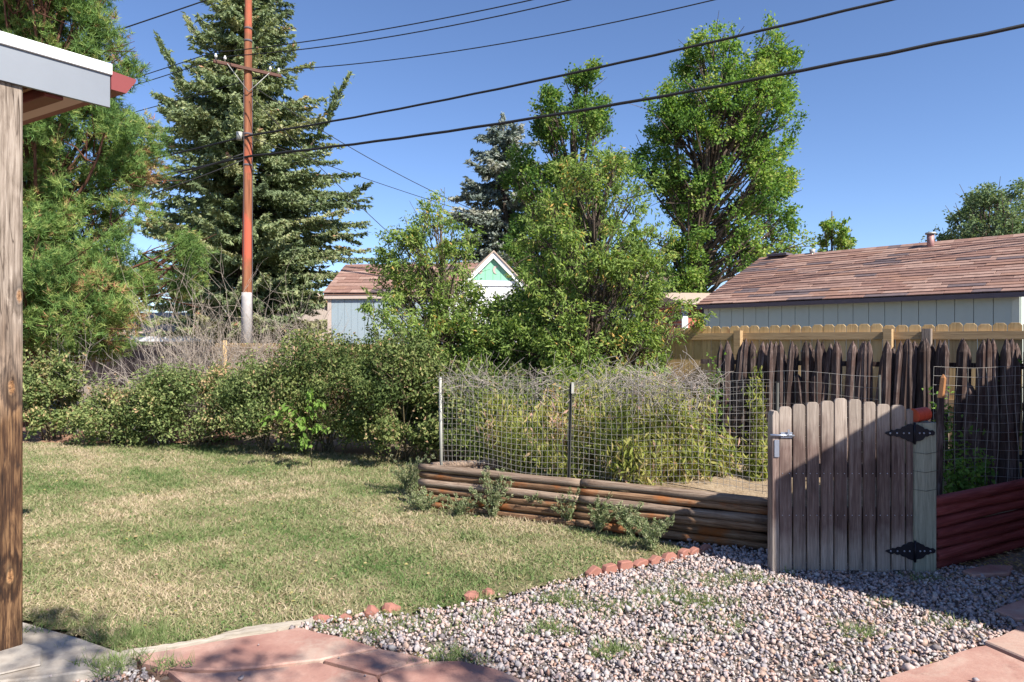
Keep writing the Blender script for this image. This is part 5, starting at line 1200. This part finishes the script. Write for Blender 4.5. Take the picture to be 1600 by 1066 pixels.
drop('lower of two wires sloping left from the pole through the pine', P(380,250,21.8), P(-60,385,20), 0.02, 0.2)

# ------------------------------------------------------------------ porch corner at the left
pr = empty('porch_post', (-2.627, 3.5175, 0.072), R(52.2), label='thick knotty porch post, grey above and dark burnt brown below', cat='post')
MB().cham(-0.071, 0.071, -0.071, 0.071, 0.0, 2.895, 0.008).obj('shaft', M['porchpost'], pr)
rr_ = np.array([0.613, 0.79]); ee = np.array([-0.87, 0.5]); nn = np.array([0.79, -0.613])
Cn = np.array([-2.37, 4.025])*0.954
def Zp(z): return 1.64 + (z-1.64)*0.954
roof = empty('porch_roof', (Cn[0], Cn[1], 3.0), label='porch roof corner with bare metal fascia, white edge and red gutter', cat='roof')
def wp(poly, z0, z1, name, mat, bevel=0.0):
    mb = MB(); pl_ = [(p[0]-Cn[0], p[1]-Cn[1]) for p in poly]
    ar = sum(pl_[i-1][0]*pl_[i][1]-pl_[i][0]*pl_[i-1][1] for i in range(len(pl_)))
    mb.prism(pl_ if ar > 0 else pl_[::-1], Zp(z0)-3.0, Zp(z1)-3.0); return mb.obj(name, mat, roof, bevel=bevel)
B0 = Cn - rr_*5.0
wp([Cn, B0, B0 - nn*0.022, Cn - nn*0.022], 3.018, 3.205, 'fascia', M['metalfascia'])
wp([Cn + nn*0.014 + rr_*0.008, B0 + nn*0.014, B0 - nn*0.03, Cn - nn*0.03 + rr_*0.008], 3.207, 3.272, 'edge_flashing', M['white'], 0.003)
wp([Cn - nn*0.024, B0 - nn*0.024, B0 + ee*6, Cn + ee*6 ], 3.10, 3.20, 'soffit', M['soffit'])
wp([Cn - nn*0.031, B0 - nn*0.031, B0 + ee*6, Cn + ee*6], 3.212, 3.25, 'roof_sheet', M['tanroof'])
bb = Cn - rr_*0.22 - nn*0.03; wp([bb, bb - rr_*0.09, bb - rr_*0.09 + ee*5, bb + ee*5], 3.0, 3.097, 'beam', M['redbeam'], 0.004)
bb2 = Cn - rr_*0.335 - nn*0.03; wp([bb2, bb2 - rr_*0.02, bb2 - rr_*0.02 + ee*5, bb2 + ee*5], 3.04, 3.098, 'trim_strip', M['orangewood'])
bb3 = Cn - rr_*0.42 - nn*0.03; wp([bb3, bb3 - rr_*0.02, bb3 - rr_*0.02 + ee*5, bb3 + ee*5], 3.04, 3.098, 'trim_strip', M['orangewood'])
# K-style gutter: profile in (distance out along rr_, z)
gp_ = [(0.005, 3.235), (0.005, 3.125), (0.085, 3.125), (0.10, 3.15), (0.135, 3.205), (0.14, 3.225), (0.13, 3.225), (0.12, 3.205), (0.08, 3.135), (0.012, 3.135), (0.012, 3.235)]
mb = MB(); n_ = len(gp_); vs = [tuple(np.append(rr_*a_, Zp(z_)-3.0)) for a_, z_ in gp_] + [tuple(np.append(rr_*a_ + ee*6, Zp(z_)-3.0)) for a_, z_ in gp_]
mb.add(vs, [(i, (i+1) % n_, n_+(i+1) % n_, n_+i) for i in range(n_)] ); gt = mb.obj('gutter', M['redpaint'], roof)
mb = MB(); ep = gp_[:6]; vs = [tuple(np.append(rr_*a_ - ee*0.003, Zp(z_)-3.0)) for a_, z_ in ep] + [tuple(np.append(rr_*a_ - ee*-0.002, Zp(z_)-3.0)) for a_, z_ in ep]; m6 = 6
mb.add(vs, [tuple(range(6)), tuple(range(6, 12))[::-1]] + [(i, i+6, (i+1) % 6+6, (i+1) % 6) for i in range(6)]).obj('end_cap', M['redpaint'], gt)

# ------------------------------------------------------------------ house wing outside the right of the view (its eave throws the shade on the gate)
eA = np.array([0.73, 0.68]); eA /= np.linalg.norm(eA); dB = np.array([-0.68, 0.73]); dB /= np.linalg.norm(dB)
hc = eA*4.60 + dB*0.06
hw_ = empty('house_wing', (hc[0], hc[1], 0), math.atan2(eA[1], eA[0]), label='house wing just outside the view, its eave shading the gate', cat='house')
MB().box(0.35, 7.0, -6.0, -0.45, 0, 2.45).obj('wall', M['brickwall'], hw_)
MB().prism([(0.0, 2.60), (-6.4, 2.60), (-6.4, 2.45), (0.0, 2.45)], 0, 7.4, 'x').obj('eave', M['white'], hw_)
MB().prism([(-0.02, 2.602), (-6.38, 2.602), (-3.2, 3.7)], 0.02, 7.38, 'x').obj('roof', M['tanroof'], hw_)
MB().box(1.5, 2.7, -0.449, -0.42, 1.0, 2.0).obj('window', M['glass'], hw_)

# ------------------------------------------------------------------ small tree behind the camera (dapples the flagstones)
g = np.random.default_rng(77); tb = np.array([3.1, -4.2])
root = empty('yard_tree', (tb[0], tb[1], 0), label='small leafy yard tree behind the viewpoint, one low branch reaching forward', cat='tree')
mb = MB(); mb.tube([(0,0,0),(0.05,0.1,1.8),(-0.05,0.2,3.4),(0,0.1,5.2)], [0.13,0.11,0.08,0.03], 10); cl = []
for (cx_, cy_, cz_, cr_) in [(1.05,-0.02,4.5,0.30),(2.05,-0.33,4.45,0.24),(2.75,-0.28,4.5,0.22),(3.25,-0.36,4.5,0.20),(1.6,-0.75,4.6,0.3),(0.75,0.25,4.55,0.16),(3.7,-0.9,4.7,0.3)]:
    c_ = np.array([cx_-tb[0], cy_-tb[1], cz_]); cl.append((c_, cr_)); mb.tube(bez(np.array([0,0.15,2.6]), np.array([c_[0]*0.4, c_[1]*0.5, 3.9]), c_, 7), [0.04,0.034,0.028,0.022,0.016,0.011,0.007], 5, cap=False)
for _ in range(30):
    a = g.uniform(0, 6.28); q = g.uniform(0.3, 1.5); c_ = np.array([q*math.cos(a), q*math.sin(a)-0.3, g.uniform(3.6, 5.9)]); cl.append((c_, 0.35)); mb.tube([(0,0.15,min(c_[2]-0.5,4.6)), tuple(c_*[0.5,0.5,0.97]), tuple(c_)], [0.03,0.02,0.01], 4, cap=False)
mb.obj('trunk', M['bark'], root)
pos = np.concatenate([c_ + g.normal(size=(int(330*(r_/0.3)**2), 3))*r_*0.45 for c_, r_ in cl]); L = 0.07*g.uniform(0.6, 1.2, len(pos))
V, T = leaves(pos, g.normal(size=(len(pos), 3)), L, L*0.6, g); ob('crown', np_mesh('crown', V, T, M['lf_elm'], np.repeat(g.uniform(0, 1, len(pos)), 2)), root)
